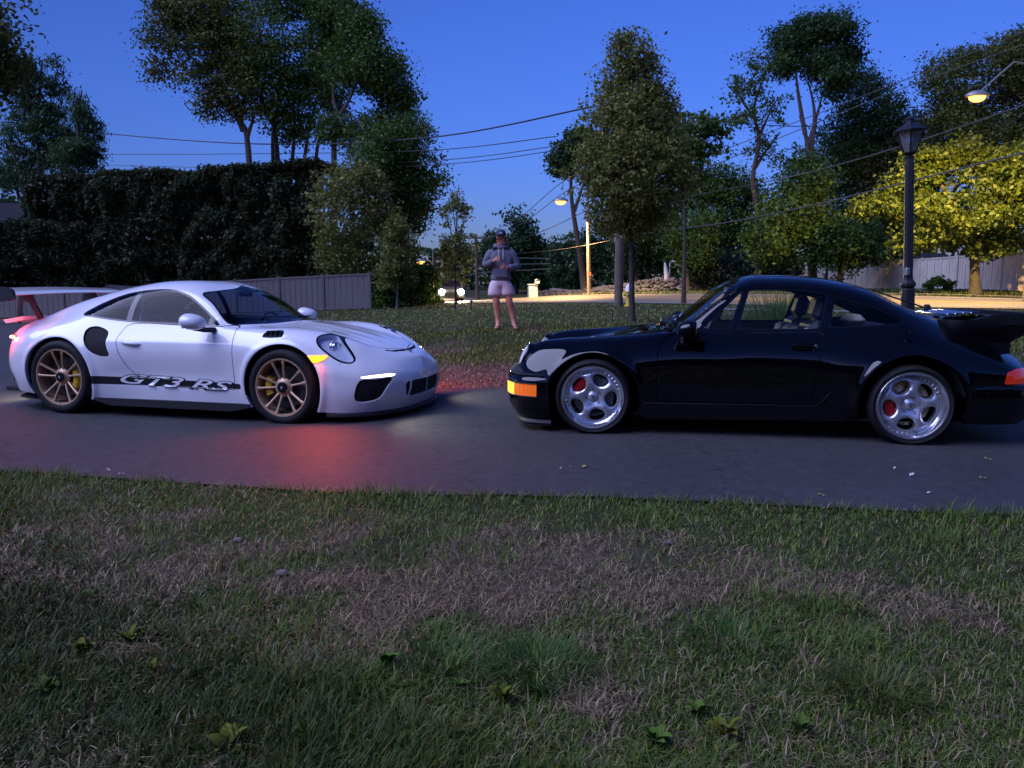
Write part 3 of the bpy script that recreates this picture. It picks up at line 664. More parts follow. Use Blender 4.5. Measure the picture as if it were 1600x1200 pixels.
tree('open_tree', 'light open foliage behind the utility poles left of the tall pear', 900, [(900,390,34,36),(880,425,30,24),(930,400,26,40),(870,395,16,22),(945,360,22,30)], [[(902,462),(900,420),(905,380)],[(902,440),(880,410)]], 6080, 0.258, 'spruce', 14, .16, None, 64, clump=.5, hollow=.3)
tree('pear_tree', 'tall narrow pear tree on the lawn in front of the utility pole', 988, [(990,92,38,42),(988,150,60,60),(984,215,78,66),(984,280,88,60),(985,335,66,36),(975,68,18,16),(1020,180,40,50),(945,260,44,44),(1032,270,44,44)], [[(988,508),(987,440),(986,365),(985,300)],[(986,370),(960,290),(940,230)],[(986,360),(1010,280),(1035,230)],[(985,320),(985,200),(985,90)],[(986,380),(975,300),(965,180)]], 38000, .076, 'pear', 15, .075, mat('pear_bark', (.085, .06, .052), .9, noise=(12, (.04, .03, .028), .15), bump=(25, .9, .02)), 16, clump=.17, dens=14, twigs=160, twig_r=.005, split=0, hollow=.45)
tree('roadside_tree', 'leafy sprays of a tree reaching out right of the tall pear', 1075, [(1072,205,36,42),(1100,232,30,18),(1060,250,30,35),(1120,200,20,18),(1085,280,25,30)], [[(1068,478),(1070,380),(1068,240)],[(1069,290),(1095,240),(1130,205)],[(1069,270),(1080,220)]], 3200, .2, 'maple', 16, .1, None, 31, clump=.32, twigs=120)
tree('locust_tree', 'thin crooked locust with sparse see-through crown against the sky', 1185, [(1180,125,42,42),(1158,180,32,26),(1205,225,34,36),(1150,140,20,26),(1210,160,28,30),(1195,90,26,18)], [[(1187,440),(1183,330),(1176,280),(1186,220),(1178,170),(1196,115)],[(1180,262),(1200,232),(1222,205)],[(1183,190),(1160,160),(1150,140)],[(1185,215),(1205,170)]], 2600, .2, 'maple', 17, .2, M_bark, 47, clump=.5, hollow=.3, twigs=260, group=G_R)
tree('tall_tree', 'tallest tree with dark crown and forked pale trunk right of centre', 1268, [(1265,82,58,42),(1228,92,30,30),(1300,62,36,30),(1292,128,40,38),(1250,45,38,22),(1320,95,22,32),(1285,35,35,18)], [[(1270,445),(1268,330),(1262,230),(1250,180)],[(1258,210),(1246,150),(1240,110)],[(1266,250),(1272,180),(1262,130)],[(1264,225),(1285,150)]], 30160, 0.182, 'dark', 18, .26, M_pale, 49, group=G_R)
tree('woodland_tree', 'broad dark tree right of the tallest tree', 1345, [(1345,190,50,60),(1325,290,60,70),(1380,175,32,42),(1310,230,40,50),(1365,260,50,60),(1350,130,32,25)], [[(1350,440),(1348,330),(1345,200)]], 30160, 0.182, 'dark', 19, .28, None, 52, group=G_R, split=0, hollow=.35)
tree('woodland_tree', 'low dark tree behind the lantern', 1395, [(1395,300,50,65),(1410,240,34,40),(1380,370,45,45),(1430,330,40,60),(1415,200,22,24)], [[(1400,440),(1398,330)]], 16000, 0.228, 'hedge', 20, .25, None, 50, group=G_R, split=0, hollow=.35)
tree('woodland_tree', 'mid green tree beneath the crooked locust', 1235, [(1240,330,52,55),(1210,370,50,40),(1260,280,40,45),(1290,380,45,40),(1225,400,40,25)], [[(1240,445),(1240,360)]], 16000, 0.213, 'maple', 21, .24, None, 46, group=G_R, split=0, hollow=.35)
tree('woodland_tree', 'dark green tree at the left of the woodland, right of the tall pear', 1125, [(1125,330,52,48),(1110,288,42,30),(1150,300,34,40),(1160,360,40,40),(1095,300,30,25)], [[(1140,445),(1135,380),(1125,320)]], 14400, 0.213, 'maple', 22, .22, None, 54, group=G_R, split=0, hollow=.35)
tree('woodland_tree', 'paler green tree with pale trunk above the stone wall', 1072, [(1072,380,36,38),(1050,360,25,30),(1095,360,30,30),(1085,400,30,20)], [[(1073,452),(1072,410),(1072,370)]], 5500, .2, 'maple', 23, .2, M_pale, 50, group=G_R, split=0, hollow=.35)
tree('woodland_tree', 'bluish low spruce sprawling behind the stone wall', 1160, [(1130,425,45,22),(1180,415,50,26),(1100,430,30,14),(1220,425,40,20)], [[(1160,450),(1160,425)]], 11200, 0.198, 'blue', 24, .2, None, 51, group=G_R, split=0, hollow=.35)
tree('woodland_tree', 'shaded tree with two stems right above the car roof', 1310, [(1310,395,50,32),(1280,370,40,34),(1345,385,40,36)], [[(1312,452),(1312,410),(1308,370)],[(1290,452),(1292,400)],[(1268,452),(1268,400),(1268,330)]], 10400, 0.198, 'maple', 25, .2, M_pale, 47.5, group=G_R, split=0, hollow=.35)
tree('woodland_tree', 'dark tree left of the twin white posts', 1010, [(1020,385,40,45),(1000,350,40,40),(1045,330,35,40),(980,400,25,30)], [[(1012,455),(1012,400),(1014,320)],[(993,455),(994,400)]], 11200, 0.228, 'dark', 26, .24, M_bark, 56, group=G_R, split=0, hollow=.35)
tree('large_oak', 'huge dark tree behind the bright street lamp at the top right', 1530, [(1500,115,60,42),(1560,95,52,50),(1468,152,42,42),(1590,150,45,75),(1530,180,60,40),(1590,70,35,30),(1480,215,60,50),(1570,230,60,50),(1620,110,50,60)], [[(1535,440),(1535,300),(1530,170)]], 39440, 0.194, 'olive', 27, .35, None, 52)
tree('lit_maple', 'yellow green maple brightly lit by the street lamp, in front of plank fence', 1523, [(1470,262,54,40),(1522,248,55,34),(1402,312,48,34),(1560,285,46,44),(1442,340,52,46),(1505,345,72,48),(1580,335,46,55),(1368,322,28,20),(1590,245,36,26),(1540,380,60,30),(1420,375,30,22)], [[(1524,462),(1523,430),(1522,375),(1522,330)],[(1522,370),(1490,310),(1460,270)],[(1522,365),(1550,310),(1565,280)],[(1522,385),(1470,350),(1410,320)],[(1522,380),(1570,350)]], 26000, .20, 'yellow', 28, .30, mat('mossy_bark', (.085, .080, .055), .9, noise=(6, (.05, .045, .03), .2), bump=(12, .9, .04)), 37.5, clump=.36, dens=12, twigs=120)

def foliage_box(root, name, pts, N, leaf, pal, seed, up=.5, asp=.4, thick=.9, rag=.55, bulge=.95):
    """foliage spread over a box-like hedge: pts = list of (p0, p1, half depth, top z, ragged) segments in world xy"""
    rg = np.random.default_rng(seed); P = []; O = []
    for (a, b, hd, zb, zt0, zt1) in pts:
        a = np.array(a); b = np.array(b); L = np.linalg.norm(b - a); t = rg.random(N // len(pts)); n = len(t); dv = (b - a) / L; nv = np.array([dv[1], -dv[0]]); nv = nv if nv[1] < 0 else -nv
        top = zt0 + (zt1 - zt0) * t + rag * (fbm(t * L * .7 + seed, t * 0 + 2., 4) - .5) * 2; f = rg.random(n); onT = f > .80
        h = np.where(onT, top - .25 * rg.random(n), zb + (top - zb) * rg.random(n)); bul = bulge * (fbm(t * L * 1.1, h * 1.1, 3) - .5) * 2
        d = np.where(onT, rg.uniform(-hd, hd, n), hd + bul - thick * rg.random(n) ** 2); edge = sstep(zt1 - .6, zt1 + .2, h) * .5; d = d - edge * hd * (~onT)
        xy = a + np.outer(t * L, dv) + np.outer(d, nv); P.append(np.c_[xy, h]); o = np.c_[np.tile(nv, (n, 1)), np.full(n, .2)]; o[onT] = (0, 0, 1); O.append(o)
    P = np.concatenate(P) + rg.normal(size=(sum(len(p) for p in P), 3)) * .08; O = np.concatenate(O); V, F, Cc = leaf_mesh(P - np.array(root.location), O, leaf, pal, rg, up=up, asp=asp, flat=.25)
    k = fbm(P[:, 0] * .8, P[:, 2] * .8 + P[:, 1], 3); Cc *= (.5 + 1.0 * k).repeat(4)[:, None]
    return mesh_np(name, V, F, M_leaf, root, cols=Cc)
def hedge(name, label, segs, N, leaf, pal, seed, core, **kw):
    a = segs[0][0]; root = empty(name, (a[0], a[1], float(gz(a[0], a[1]))), 0, label, 'hedge'); foliage_box(root, 'foliage', segs, N, leaf, pal, seed, **kw)
    c = MB()
    for (p, q, hd, zb, z0, z1) in segs:
        p = np.array(p); q = np.array(q); n = int(np.linalg.norm(q - p) / .9) + 1
        for i in range(1, n):
            x, y = p + (q - p) * i / n; c.tube([(x - a[0], y - a[1], zb - root.location.z - .2), (x - a[0] + .1, y - a[1], min(z0, z1) * .6)], [.10, .05], 6)
            for j in range(5):      # added dark core boxes that block light through the hedge
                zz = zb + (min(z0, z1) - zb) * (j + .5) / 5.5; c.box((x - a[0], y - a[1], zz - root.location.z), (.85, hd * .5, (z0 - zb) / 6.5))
    c.build('stem_and_core', mat('hedge_dark_core', (.008, .010, .006), 1.), root); return root
hL = atY(80, 300, 42)[0]
tall = lambda px, Y: (px_x(px, Y), Y)
hedge('tall_hedge', 'tall dark clipped evergreen hedge rising above the vinyl fence', [(tall(78, 43.5), tall(520, 40), 1.6, -.2, 1.22 + 160 * 43 / FPX, 1.22 + 176 * 40 / FPX)], 96000, 0.258, 'hedge', 40, None)
hedge('low_hedge', 'lower dark hedge at the left edge below the house roof', [(tall(-120, 41.5), tall(150, 41.5), 1.2, -.4, 1.22 + 92 * 41 / FPX, 1.22 + 95 * 41 / FPX)], 25600, 0.228, 'hedge', 41, None)
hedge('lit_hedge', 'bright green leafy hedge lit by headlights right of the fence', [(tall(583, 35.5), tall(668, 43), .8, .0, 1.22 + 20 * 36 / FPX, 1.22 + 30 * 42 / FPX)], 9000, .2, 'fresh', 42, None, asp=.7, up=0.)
# distant wood closing the horizon, and the wood behind the viewer that darkens reflections
def wood(name, label, segs, N, leaf, pal, seed):
    root = empty(name, (0, 0, 0), 0, label, 'wood'); o = foliage_box(root, 'foliage', segs, N, leaf, pal, seed, asp=.7, up=0., thick=2.); o.parent = None; bpy.data.objects.remove(root); o.name = name
    return tag(o, label, 'wood', kind='stuff')
wood('far_wood', 'distant dark wood closing the horizon beyond the street', [((-60, 120), (0, 105), 3, -1, 7, 6), ((0, 105), (30, 80), 3, 0, 6, 6.5), ((30, 72), (75, 62), 3, 0, 14, 15), ((-110, 90), (-55, 90), 3, -1, 12, 11)], 26000, .8, 'dark', 50)
wood('rear_wood', 'dark wood standing behind the viewer', [((-45, -14), (-8, -20), 3, 0, 6, 7), ((-8, -20), (16, -20), 3, 0, 6.5, 7.5), ((16, -20), (48, -12), 3, 0, 7.5, 6)], 14000, 1.3, 'dark', 51)
# ------------------------------------------------------------------ fences, poles, lamps, wires, street things
def fence(label, posts, colr, mname, boards, cat='fence', rail=True, pw=.12):
    """posts: (px, Y, top py)"""
    W = []
    for px, Y, ty in posts:
        g = ground_at(px, Y); W.append((g, atY(px, ty, Y)[2]))
    a = W[0][0]; root = empty('fence', tuple(a), 0, label, cat)
    m = mat(mname, colr, .7, noise=(1.2, tuple(c * .75 for c in colr), .3), bump=(30, .2, .01))
    for g, t in W:
        b = MB(); h = t - g[2] + .05; p = g - a; b.box((p[0], p[1], p[2] + h / 2 - .1), (pw, pw, h + .2), bev=.01); b.box((p[0], p[1], p[2] + h + .02), (pw * 1.25, pw * 1.25, .04), bev=.012); b.build('post', m, root)
    for (g0, t0), (g1, t1) in zip(W[:-1], W[1:]):
        b = MB(); r = MB(); p0, p1 = g0 - a, g1 - a; d = p1 - p0; L = math.hypot(d[0], d[1]); rz = math.atan2(d[1], d[0]); u = d / L
        n = boards
        for i in range(n):
            s = (i + .5) / n; c = p0 + d * s; zt = (t0 + (t1 - t0) * s) - a[2]; zb = c[2] + .06; j = .006 * ((i * 7) % 3 - 1) * (n > 9)
            b.box((c[0] + u[1] * j, c[1] - u[0] * j, (zt + zb) / 2), ((L - pw) / n * (.94 if n > 9 else .985), .022, zt - zb), rz=rz)
        b.build('panel', m, root)
        if rail:
            for off in (.10, None):
                c = (p0 + p1) / 2; z0 = (p0[2] + .1 if off else t0 - a[2]); z1 = (p1[2] + .1 if off else t1 - a[2])
                q = MB(); hw = .035
                for s_, zz in ((0, z0), (1, z1)): pass
                n1 = np.array([u[1], -u[0]]) * .04
                q.add([(p0[0] + n1[0], p0[1] + n1[1], z0 - hw), (p0[0] + n1[0], p0[1] + n1[1], z0 + hw), (p0[0] - n1[0], p0[1] - n1[1], z0 + hw), (p0[0] - n1[0], p0[1] - n1[1], z0 - hw),
                       (p1[0] + n1[0], p1[1] + n1[1], z1 - hw), (p1[0] + n1[0], p1[1] + n1[1], z1 + hw), (p1[0] - n1[0], p1[1] - n1[1], z1 + hw), (p1[0] - n1[0], p1[1] - n1[1], z1 - hw)],
                      [(0, 1, 5, 4), (1, 2, 6, 5), (2, 3, 7, 6), (3, 0, 4, 7)]); q.build('rail', m, root)
    return root
fence('taupe vinyl privacy fence below the tall hedge, left side', [(578, 34, 428), (505, 34.5, 431.5), (436, 35, 435), (368, 35.5, 439), (302, 36, 443), (238, 36.5, 447), (176, 37, 450), (98, 37.5, 453), (30, 38, 456), (-40, 38.5, 458)], (.15, .135, .132), 'taupe_vinyl', 8)
fence('weathered grey plank fence across the street, right side', [(1270, 56, 412.5), (1305, 53.5, 411), (1336, 51, 410), (1383, 48, 408), (1436, 45, 405), (1494, 42, 401), (1563, 39.4, 396), (1645, 37, 391)], (.60, .55, .49), 'weathered_cedar', 15, pw=.16)
# house with dark roof at the left edge
def house():
    g = ground_at(-20, 50); r = empty('house', tuple(g), .05, 'house with dark shingle roof peeking over the low hedge, left edge', 'house')
    w = MB(); w.box((-1.5, 4, 2.0), (12, 7, 4.2)); w.build('wall', mat('house_siding', (.35, .33, .30), .8), r)
    zt = atY(0, 312, 50)[2] - g[2]; ze = atY(0, 352, 50)[2] - g[2]
    rf = MB(); rf.prism([(-.2, ze), (4, zt + .2), (8.4, ze), (8.2, ze - .2), (4, zt), (-.1, ze - .15)], -8, 5.1, 'YZ'); rf = rf.build('roof', mat('dark_shingle', (.03, .03, .036), 1., spec=.05, noise=(14, (.03, .03, .036), .2), bump=(30, .5, .03)), r)
    gt = MB(); gt.box((-1.5, -.25, ze - .12), (13.1, .12, .12)); gt.build('gutter', mat('gutter_white', (.5, .5, .5), .5), r)
    for x in (-4, 0, 3): b = MB(); b.box((x, .48, 2.2), (1.0, .06, 1.3)); b.build('window', M_trim, r)
house()
def shed():
    g = ground_at(1400, 60); r = empty('shed', tuple(g), -.2, 'dark roofed shed just visible over the plank fence', 'shed'); b = MB(); b.box((0, 0, 1.1), (6, 4, 2.2)); b.build('wall', mat('shed_wall', (.12, .11, .10), .8), r)
    z = atY(1400, 396, 60)[2] - g[2]; f = MB(); f.prism([(-2.3, 2.1), (0, z), (2.3, 2.1), (2.3, 2.0), (0, z - .12), (-2.3, 2.0)], -3.3, 3.3, 'YZ'); f.build('roof', _mats['dark_shingle'], r)
shed()
M_wood = mat('utility_pole_wood', (.16, .125, .095), .9, noise=(3, (.09, .07, .055), .25), bump=(20, .6, .02)); M_steel = mat('galvanised_steel', (.30, .31, .32), .5, metal=.6)
def pole(label, px, Y, top_py, r, lean=0., arm=None, m=None, name='utility_pole', extra=None):
    g = ground_at(px, Y); h = atY(px, top_py, Y)[2] - g[2]; root = empty(name, tuple(g), 0, label, 'pole')
    b = MB(); b.tube([(0, 0, -.3), (lean * h * .5, 0, h * .5), (lean * h, 0, h)], [r * 1.1, r, r * .8], 14); b.build('pole', m or M_wood, root)
    if arm:
        for z, w in arm:
            a = MB(); a.box((lean * z, -.12, z), (w, .1, .12)); a.build('crossarm', M_wood, root)
            for s in (-.45, -.2, .2, .45):
                i = MB(); i.lathe([(.03, 0), (.05, .04), (.03, .08), (.045, .12), (.0001, .16)], 10, axis='Z', c=(s * w, -.12, z + .06)); i.build('insulator', mat('porcelain', (.25, .22, .2), .3), root)
    return root, g, h
p1, g1, h1 = pole('thick mossy utility pole beside the fire hydrant', 967, 29, 120, .155, 0)
p2, g2, h2 = pole('pale utility pole carrying a lit lamp, left of the tall pear', 921, 49, 300, .12, -.03, m=mat('pale_pole_wood', (.30, .25, .19), .9, noise=(4, (.2, .16, .12), .2)))
b = MB(); b.box((.0, -.13, 1.35), (.16, .02, .22)); b.build('reflector_plate', mat('orange_plate', (.6, .2, .05), .5), p2)
p3, g3, h3 = pole('slim dark utility pole with crossarm left of the man', 746, 62, 366, .15, -.02, arm=[(5.0, 2.1)])
p4, g4, h4 = pole('distant utility pole tinted red left of the small street tree', 679, 72, 390, .14, -.02)
p5, g5, h5 = pole('utility pole at the right edge carrying the bright street lamp', 1607, 31, 20, .16, 0, arm=[(9.9, 2.0)])
b = MB(); b.lathe([(.0001, 8.9), (.22, 8.9), (.22, 9.6), (.0001, 9.66)], 16, axis='Z', c=(-.32, -.1, 0)); b.build('transformer', M_steel, p5)
def cobra(root, g, px, py, Y, z_attach, x_attach, col, power, em, name='street_lamp', size=1., aim=(0, 0, -1), wide=140):
    """arm and lamp head as parts of the pole; the lit bulb carries the lamp's own light"""
    p = atY(px, py, Y) - g
    a = MB(); a.tube([(x_attach, 0, z_attach), ((x_attach + p[0]) / 2, (p[1]) / 2, max(z_attach, p[2]) + .12), (p[0], p[1], p[2] + .08)], [.04, .035, .03], 8); a.build('lamp_arm', M_steel, root)
    h = MB(); h.lathe([(.0001, .16), (.12, .14), (.22, .06), (.24, 0), (.20, -.02)], 20, axis='Z', c=(p[0], p[1], p[2])); h.v = [((v[0] - p[0]) * 1.5 * size + p[0], (v[1] - p[1]) * size + p[1], (v[2] - p[2]) * size + p[2]) for v in h.v]; hd = h.build('lamp_head', M_steel, root)
    bl = MB(); bl.lathe([(.19, -.02), (.17, -.10), (.10, -.16), (.0001, -.18)], 20, axis='Z', c=tuple(p)); bl.v = [((v[0] - p[0]) * 1.3 * size + p[0], (v[1] - p[1]) * size + p[1], (v[2] - p[2]) * size + p[2]) for v in bl.v]; bl.build('lamp_bulb', mat('lamp_glow_%s' % name, (1, .8, .5), .3, emit=((1., .40, .07), em)), hd)
    L = bpy.data.lights.new('lamp_light', 'SPOT'); L.energy = power; L.spot_size = R(wide); L.spot_blend = .5; L.color = col; L.shadow_soft_size = .15; o = bpy.data.objects.new('lamp_light', L); C.objects.link(o); o.parent = hd; o.location = (p[0], p[1], p[2] - .35 * size); o.rotation_euler = Vector(aim).to_track_quat('-Z', 'Y').to_euler()
cobra(p5, g5, 1527, 150, 30.5, 9.2, 0, (1., .58, .16), 9500, 2.2, 'right', size=1.3, aim=(.2, .36, -.92), wide=152)
cobra(p2, g2, 876, 314, 48.5, 6.6, -.15, (1., .58, .22), 8000, 2.2, 'mid', size=1.4, wide=142)
cobra(p4, g4, 657, 408, 71.5, 3.4, 0, (1., .62, .22), 3500, 2.2, 'far', size=1.6)
# wires
M_wire = mat('black_cable', (.012, .012, .016), .6); M_wire2 = mat('pale_cable', (.05, .05, .055), .6)
def wire(label, pts, r, m=None, sag=.0):
    W = [atY(*p) for p in pts]; P = spl(W, 10, False); a = P[0]; b = MB(); b.tube([tuple(p - a) for p in P], r, 5, cap=False); o = b.build('power_line', m or M_wire, None); o.location = tuple(a); return tag(o, label, 'cable', 'overhead power lines')
wire('thick cable crossing behind the tall maples, topmost on the left', [(-60, 182, 62), (160, 208, 55), (405, 225, 46), (670, 215, 38), (925, 167, 29.5)], .034)
wire('thin wire below the thick left cable, second from top', [(-60, 236, 62), (160, 241, 55), (420, 240, 46), (670, 235, 38), (870, 213, 31)], .02)
wire('thin wire on the left, third from top', [(-60, 250, 62), (160, 258, 55), (420, 262, 46), (690, 250, 38), (870, 228, 31)], .017)
wire('thin wire on the left, lowest above the hedge', [(-60, 262, 62), (160, 265, 55), (420, 269, 46), (690, 257, 38), (870, 235, 31)], .017)
wire('pale thick cable sweeping up to the right past the lantern', [(1075, 307, 33), (1240, 275, 32), (1410, 228, 27), (1640, 150, 22)], .022, M_wire2)
wire('lower pale cable crossing in front of the woodland', [(1000, 366, 34), (1150, 345, 33), (1310, 311, 28), (1640, 228, 22)], .026, M_wire2)
wire('upper thin wire at the top right corner', [(1090, 250, 40), (1390, 134, 35), (1605, 48, 31)], .02)
wire('thin wire just below the upper one at the top right', [(1090, 268, 40), (1390, 146, 35), (1605, 68, 31)], .02)
wire('dark wire through the crooked locust', [(985, 168, 29.5), (1100, 186, 34), (1230, 197, 42), (1400, 200, 55)], .024)
for i, (a, b_) in enumerate((((875, 287), 'uppermost'), ((880, 302), 'second'), ((915, 330), 'third'), ((968, 372), 'lowest'))):
    wire('wire running down to the crossarm left of the man, ' + b_, [(a[0] + 60, a[1] - 30, 34), (a[0], a[1], 42), ((a[0] + 745) / 2, (a[1] + 378) / 2 + 8 + 3 * i, 52), (745, 372 + 9 * i, 62)], .022, M_wire)
for i in range(3): wire('low bundled wire from the slim dark pole to the distant pole, ' + ('top', 'middle', 'bottom')[i], [(860, 404 + 8 * i, 56), (746, 405 + 11 * i, 62), (715, 424 + 6 * i, 66), (680, 422 + 9 * i, 72)], .03, M_wire2)
# garden lantern behind the black car
def lantern():
    Y = 8.95; g = ground_at(1426.5, Y); r = empty('lamp_post', tuple(g), 0., 'black garden lamp post with six-sided glass lantern behind the black car', 'lamp post'); Mk = mat('black_iron', (.012, .012, .015), .45, bump=(25, .15, .003))
    r.rotation_euler = (0, -R(3.4), .12)      # it leans a little
    z = lambda py: atY(1427, py, Y)[2] - g[2]
    b = MB(); b.lathe([(.0001, -.1), (.075, -.1), (.075, z(452)), (.062, z(450)), (.085, z(446)), (.085, z(442)), (.06, z(438)), (.052, z(433)), (.05, z(260)), (.044, z(247)), (.055, z(246)), (.055, z(244)), (.03, z(243)), (.03, z(240))], 8, axis='Z', smooth=False); b.build('post', Mk, r)
    bx = MB(); bx.box((-.045, -.05, z(424)), (.05, .05, .09), bev=.01); bx.build('photocell_box', M_steel, r)
    zb, zt = z(238), z(206); rb, rt = .072, .155
    base = MB(); base.lathe([(.0001, zb - .03), (.05, zb - .03), (rb + .012, zb - .005), (rb + .012, zb + .005), (.0001, zb + .006)], 6, axis='Z', smooth=False); base.build('lantern_base', Mk, r)
    for i in range(6):
        a0, a1 = i * math.pi / 3, (i + 1) * math.pi / 3; p = lambda a, q, zz: (q * math.cos(a), q * math.sin(a), zz)
        f = MB(); f.tube([p(a0, rb, zb), p(a0, rt, zt)], .0085, 6); f.build('lantern_bar', Mk, r)
        f = MB(); f.tube([p(a0, rt, zt), p(a1, rt, zt)], .008, 6); f.build('lantern_rail', Mk, r)
        q = MB(); q.add([p(a0, rb, zb), p(a1, rb, zb), p(a1, rt, zt), p(a0, rt, zt)], [(0, 1, 2, 3)]); q.build('pane', mat('seeded_glass', (.62, .60, .56), .25, trans=.75), r)
    rf = MB(); rf.lathe([(rt + .04, zt - .005), (rt + .045, zt + .012), (.10, zt + .07), (.05, zt + .105), (.05, zt + .135), (.062, zt + .14), (.03, zt + .16), (.012, zt + .175), (.016, zt + .19), (.0001, zt + .205)], 6, axis='Z', smooth=False); rf.f.append(tuple(range(6))); rf.sm.append(False); rf.build('lantern_roof', Mk, r)
    cb = MB(); cb.lathe([(.014, zb), (.014, zb + .10), (.0001, zb + .14)], 10, axis='Z'); cb.build('bulb_candle', mat('frosted_bulb', (.8, .78, .74), .4), r)
lantern()
# stone wall beyond the street
def stone_wall():
    A, B_ = ground_at(845, 60), ground_at(1108, 51); root = empty('stone_wall', tuple(ground_at(1000, 54)), 0, 'low dry stone wall of grey fieldstones beyond the street', 'wall'); rg = np.random.default_rng(9); V = []; F = []
    o = np.array(root.location); n = 0; pts = spl([ground_at(845, 60), ground_at(930, 57), ground_at(1000, 54), ground_at(1060, 52.5), ground_at(1112, 51)], 10, False)
    L = np.r_[0, np.cumsum(np.linalg.norm(np.diff(pts, axis=0), axis=1))]
    for k in range(900):
        s = rg.random() * L[-1]; p = np.array([np.interp(s, L, pts[:, i]) for i in range(3)]); hmax = .35 + .42 * sstep(.45, .6, s / L[-1]) + .12 * math.sin(s * 1.3); h = rg.random() * hmax; sz = rg.uniform(.12, .28) * np.array([1.2, 1, .75])
        c = p + np.array([0, rg.uniform(-.35, .35) * (1.1 - h / hmax), h + .03]) - o; q = rg.normal(size=(8, 3)) * .03
        bx = np.array([(x, y, z) for z in (-1, 1) for y in (-1, 1) for x in (-1, 1)]) * sz * .5 * (1 + .2 * rg.normal(size=(8, 1))); th = rg.uniform(0, 3); cth, sth = math.cos(th), math.sin(th); bx = bx @ np.array([[cth, sth, 0], [-sth, cth, 0], [0, 0, 1]]) + q + c
        V.append(bx); F += [tuple(n + i for i in f) for f in ((0, 2, 3, 1), (4, 5, 7, 6), (0, 1, 5, 4), (2, 6, 7, 3), (0, 4, 6, 2), (1, 3, 7, 5))]; n += 8
    V = np.concatenate(V); m = mat('fieldstone', (.085, .085, .085), .9, noise=(1.5, (.16, .155, .15), .2), bump=(12, .5, .03)); ob = mesh_np('stone', V, np.array(F), m, root); tag(ob, kind='stuff')
stone_wall()
def hydrant():
    g = ground_at(982.5, 28.3); r = empty('fire_hydrant', tuple(g), 0, 'yellow fire hydrant with white top beside the thick utility pole', 'hydrant'); My = mat('hydrant_yellow', (.62, .50, .05), .5); Mw = mat('hydrant_white', (.75, .75, .75), .5)
    b = MB(); b.lathe([(.17, -.05), (.17, .04), (.11, .05), (.105, .52), (.14, .53), (.14, .57)], 20, axis='Z'); b.build('barrel', My, r)
    b = MB(); b.lathe([(.14, .57), (.125, .60), (.12, .72), (.09, .78), (.04, .81), (.03, .86), (.0001, .87)], 20, axis='Z'); b.build('bonnet', Mw, r)
    for s in (-1, 1): b = MB(); b.lathe([(.055, .0), (.055, .08), (.065, .08), (.065, .12), (.0001, .13)], 12, axis='X', c=(s * .09, 0, .44)); b.v = [(s * .09 + (v[0] - s * .09) * s, v[1], v[2]) for v in b.v]; b.build('nozzle_cap', My, r)
    b = MB(); b.lathe([(.07, 0), (.07, -.08), (.08, -.08), (.08, -.12), (.0001, -.13)], 14, axis='Y', c=(0, -.09, .40)); b.build('pumper_cap', mat('hydrant_dark', (.1, .09, .05), .5), r)
hydrant()
def small_things():
    g = ground_at(832, 50); r = empty('utility_cabinet', tuple(g), .2, 'small white roadside cabinet behind the man', 'cabinet'); b = MB(); b.box((0, 0, .4), (.55, .4, .85), bev=.03); b.build('cabinet', mat('cabinet_white', (.6, .62, .62), .5), r); b = MB(); b.box((0, 0, .86), (.62, .46, .06), bev=.02); b.build('cabinet_lid', _mats['cabinet_white'], r)
    g = ground_at(839, 50); r = empty('mailbox', tuple(g), .2, 'white post-mounted mailbox right of the small roadside cabinet', 'mailbox'); b = MB(); b.box((0, 0, .45), (.09, .09, 1.1)); b.build('post', _mats['cabinet_white'], r)
    b = MB(); b.lathe([(.12, -.22), (.12, .22)], 16, axis='Y', c=(0, 0, 1.08)); b.box((0, 0, 1.0), (.24, .44, .16)); b.build('box', _mats['cabinet_white'], r)
    g = ground_at(1046, 53); r = empty('yard_lamp', tuple(g), 0, 'thin white yard lamp standing behind the stone wall', 'lamp post'); b = MB(); h = atY(1046, 408, 53)[2] - g[2]; b.tube([(0, 0, -.1), (0, 0, h - .1), (.12, 0, h), (.3, 0, h)], .05, 8); b.build('post', mat('white_metal', (.7, .7, .72), .4), r); b = MB(); b.box((.25, 0, h - .04), (.3, .2, .08), bev=.02); b.build('lamp_head', _mats['white_metal'], r)
    g = ground_at(1038, 53); r = empty('furled_flag', tuple(g), 0, 'pale furled flag on a pole left of the yard lamp', 'flag'); b = MB(); h = atY(1038, 410, 53)[2] - g[2]; b.tube([(0, 0, -.1), (0, 0, h)], .035, 8); b.build('pole', M_steel, r)
    f = MB(); f.tube([(0, -.05, h), (.06, -.06, h - .45), (.16, -.06, h - .9), (.1, -.06, h - 1.4), (.05, -.05, h - 1.7)], [.07, .14, .2, .14, .05], 8); f.build('cloth', mat('flag_cloth', (.6, .6, .63), .8), r)
    g = ground_at(957, 15.2); r = empty('garden_stake', tuple(g), 0, 'short green garden stake in the lawn left of the tall pear', 'stake'); b = MB(); b.tube([(0, 0, -.05), (.01, 0, .27)], [.017, .012], 8); b.build('rod', mat('green_stake', (.03, .07, .06), .5), r); b = MB(); b.lathe([(.018, .26), (.018, .285), (.0001, .29)], 10, axis='Z', c=(.01, 0, 0)); b.build('cap', _mats['green_stake'], r)
    for px, lab in ((711, 'dark survey stake below the small street tree'), (735.5, 'dark survey stake right of the small street tree')):
        g = ground_at(px, 27); r = empty('survey_stake', tuple(g), 0, lab, 'stake'); b = MB(); b.box((0, 0, .12), (.05, .03, .45)); b.build('rod', M_bark, r); b = MB(); b.box((.03, -.02, .30), (.09, .01, .07)); b.build('tie', M_bark, r)
small_things()
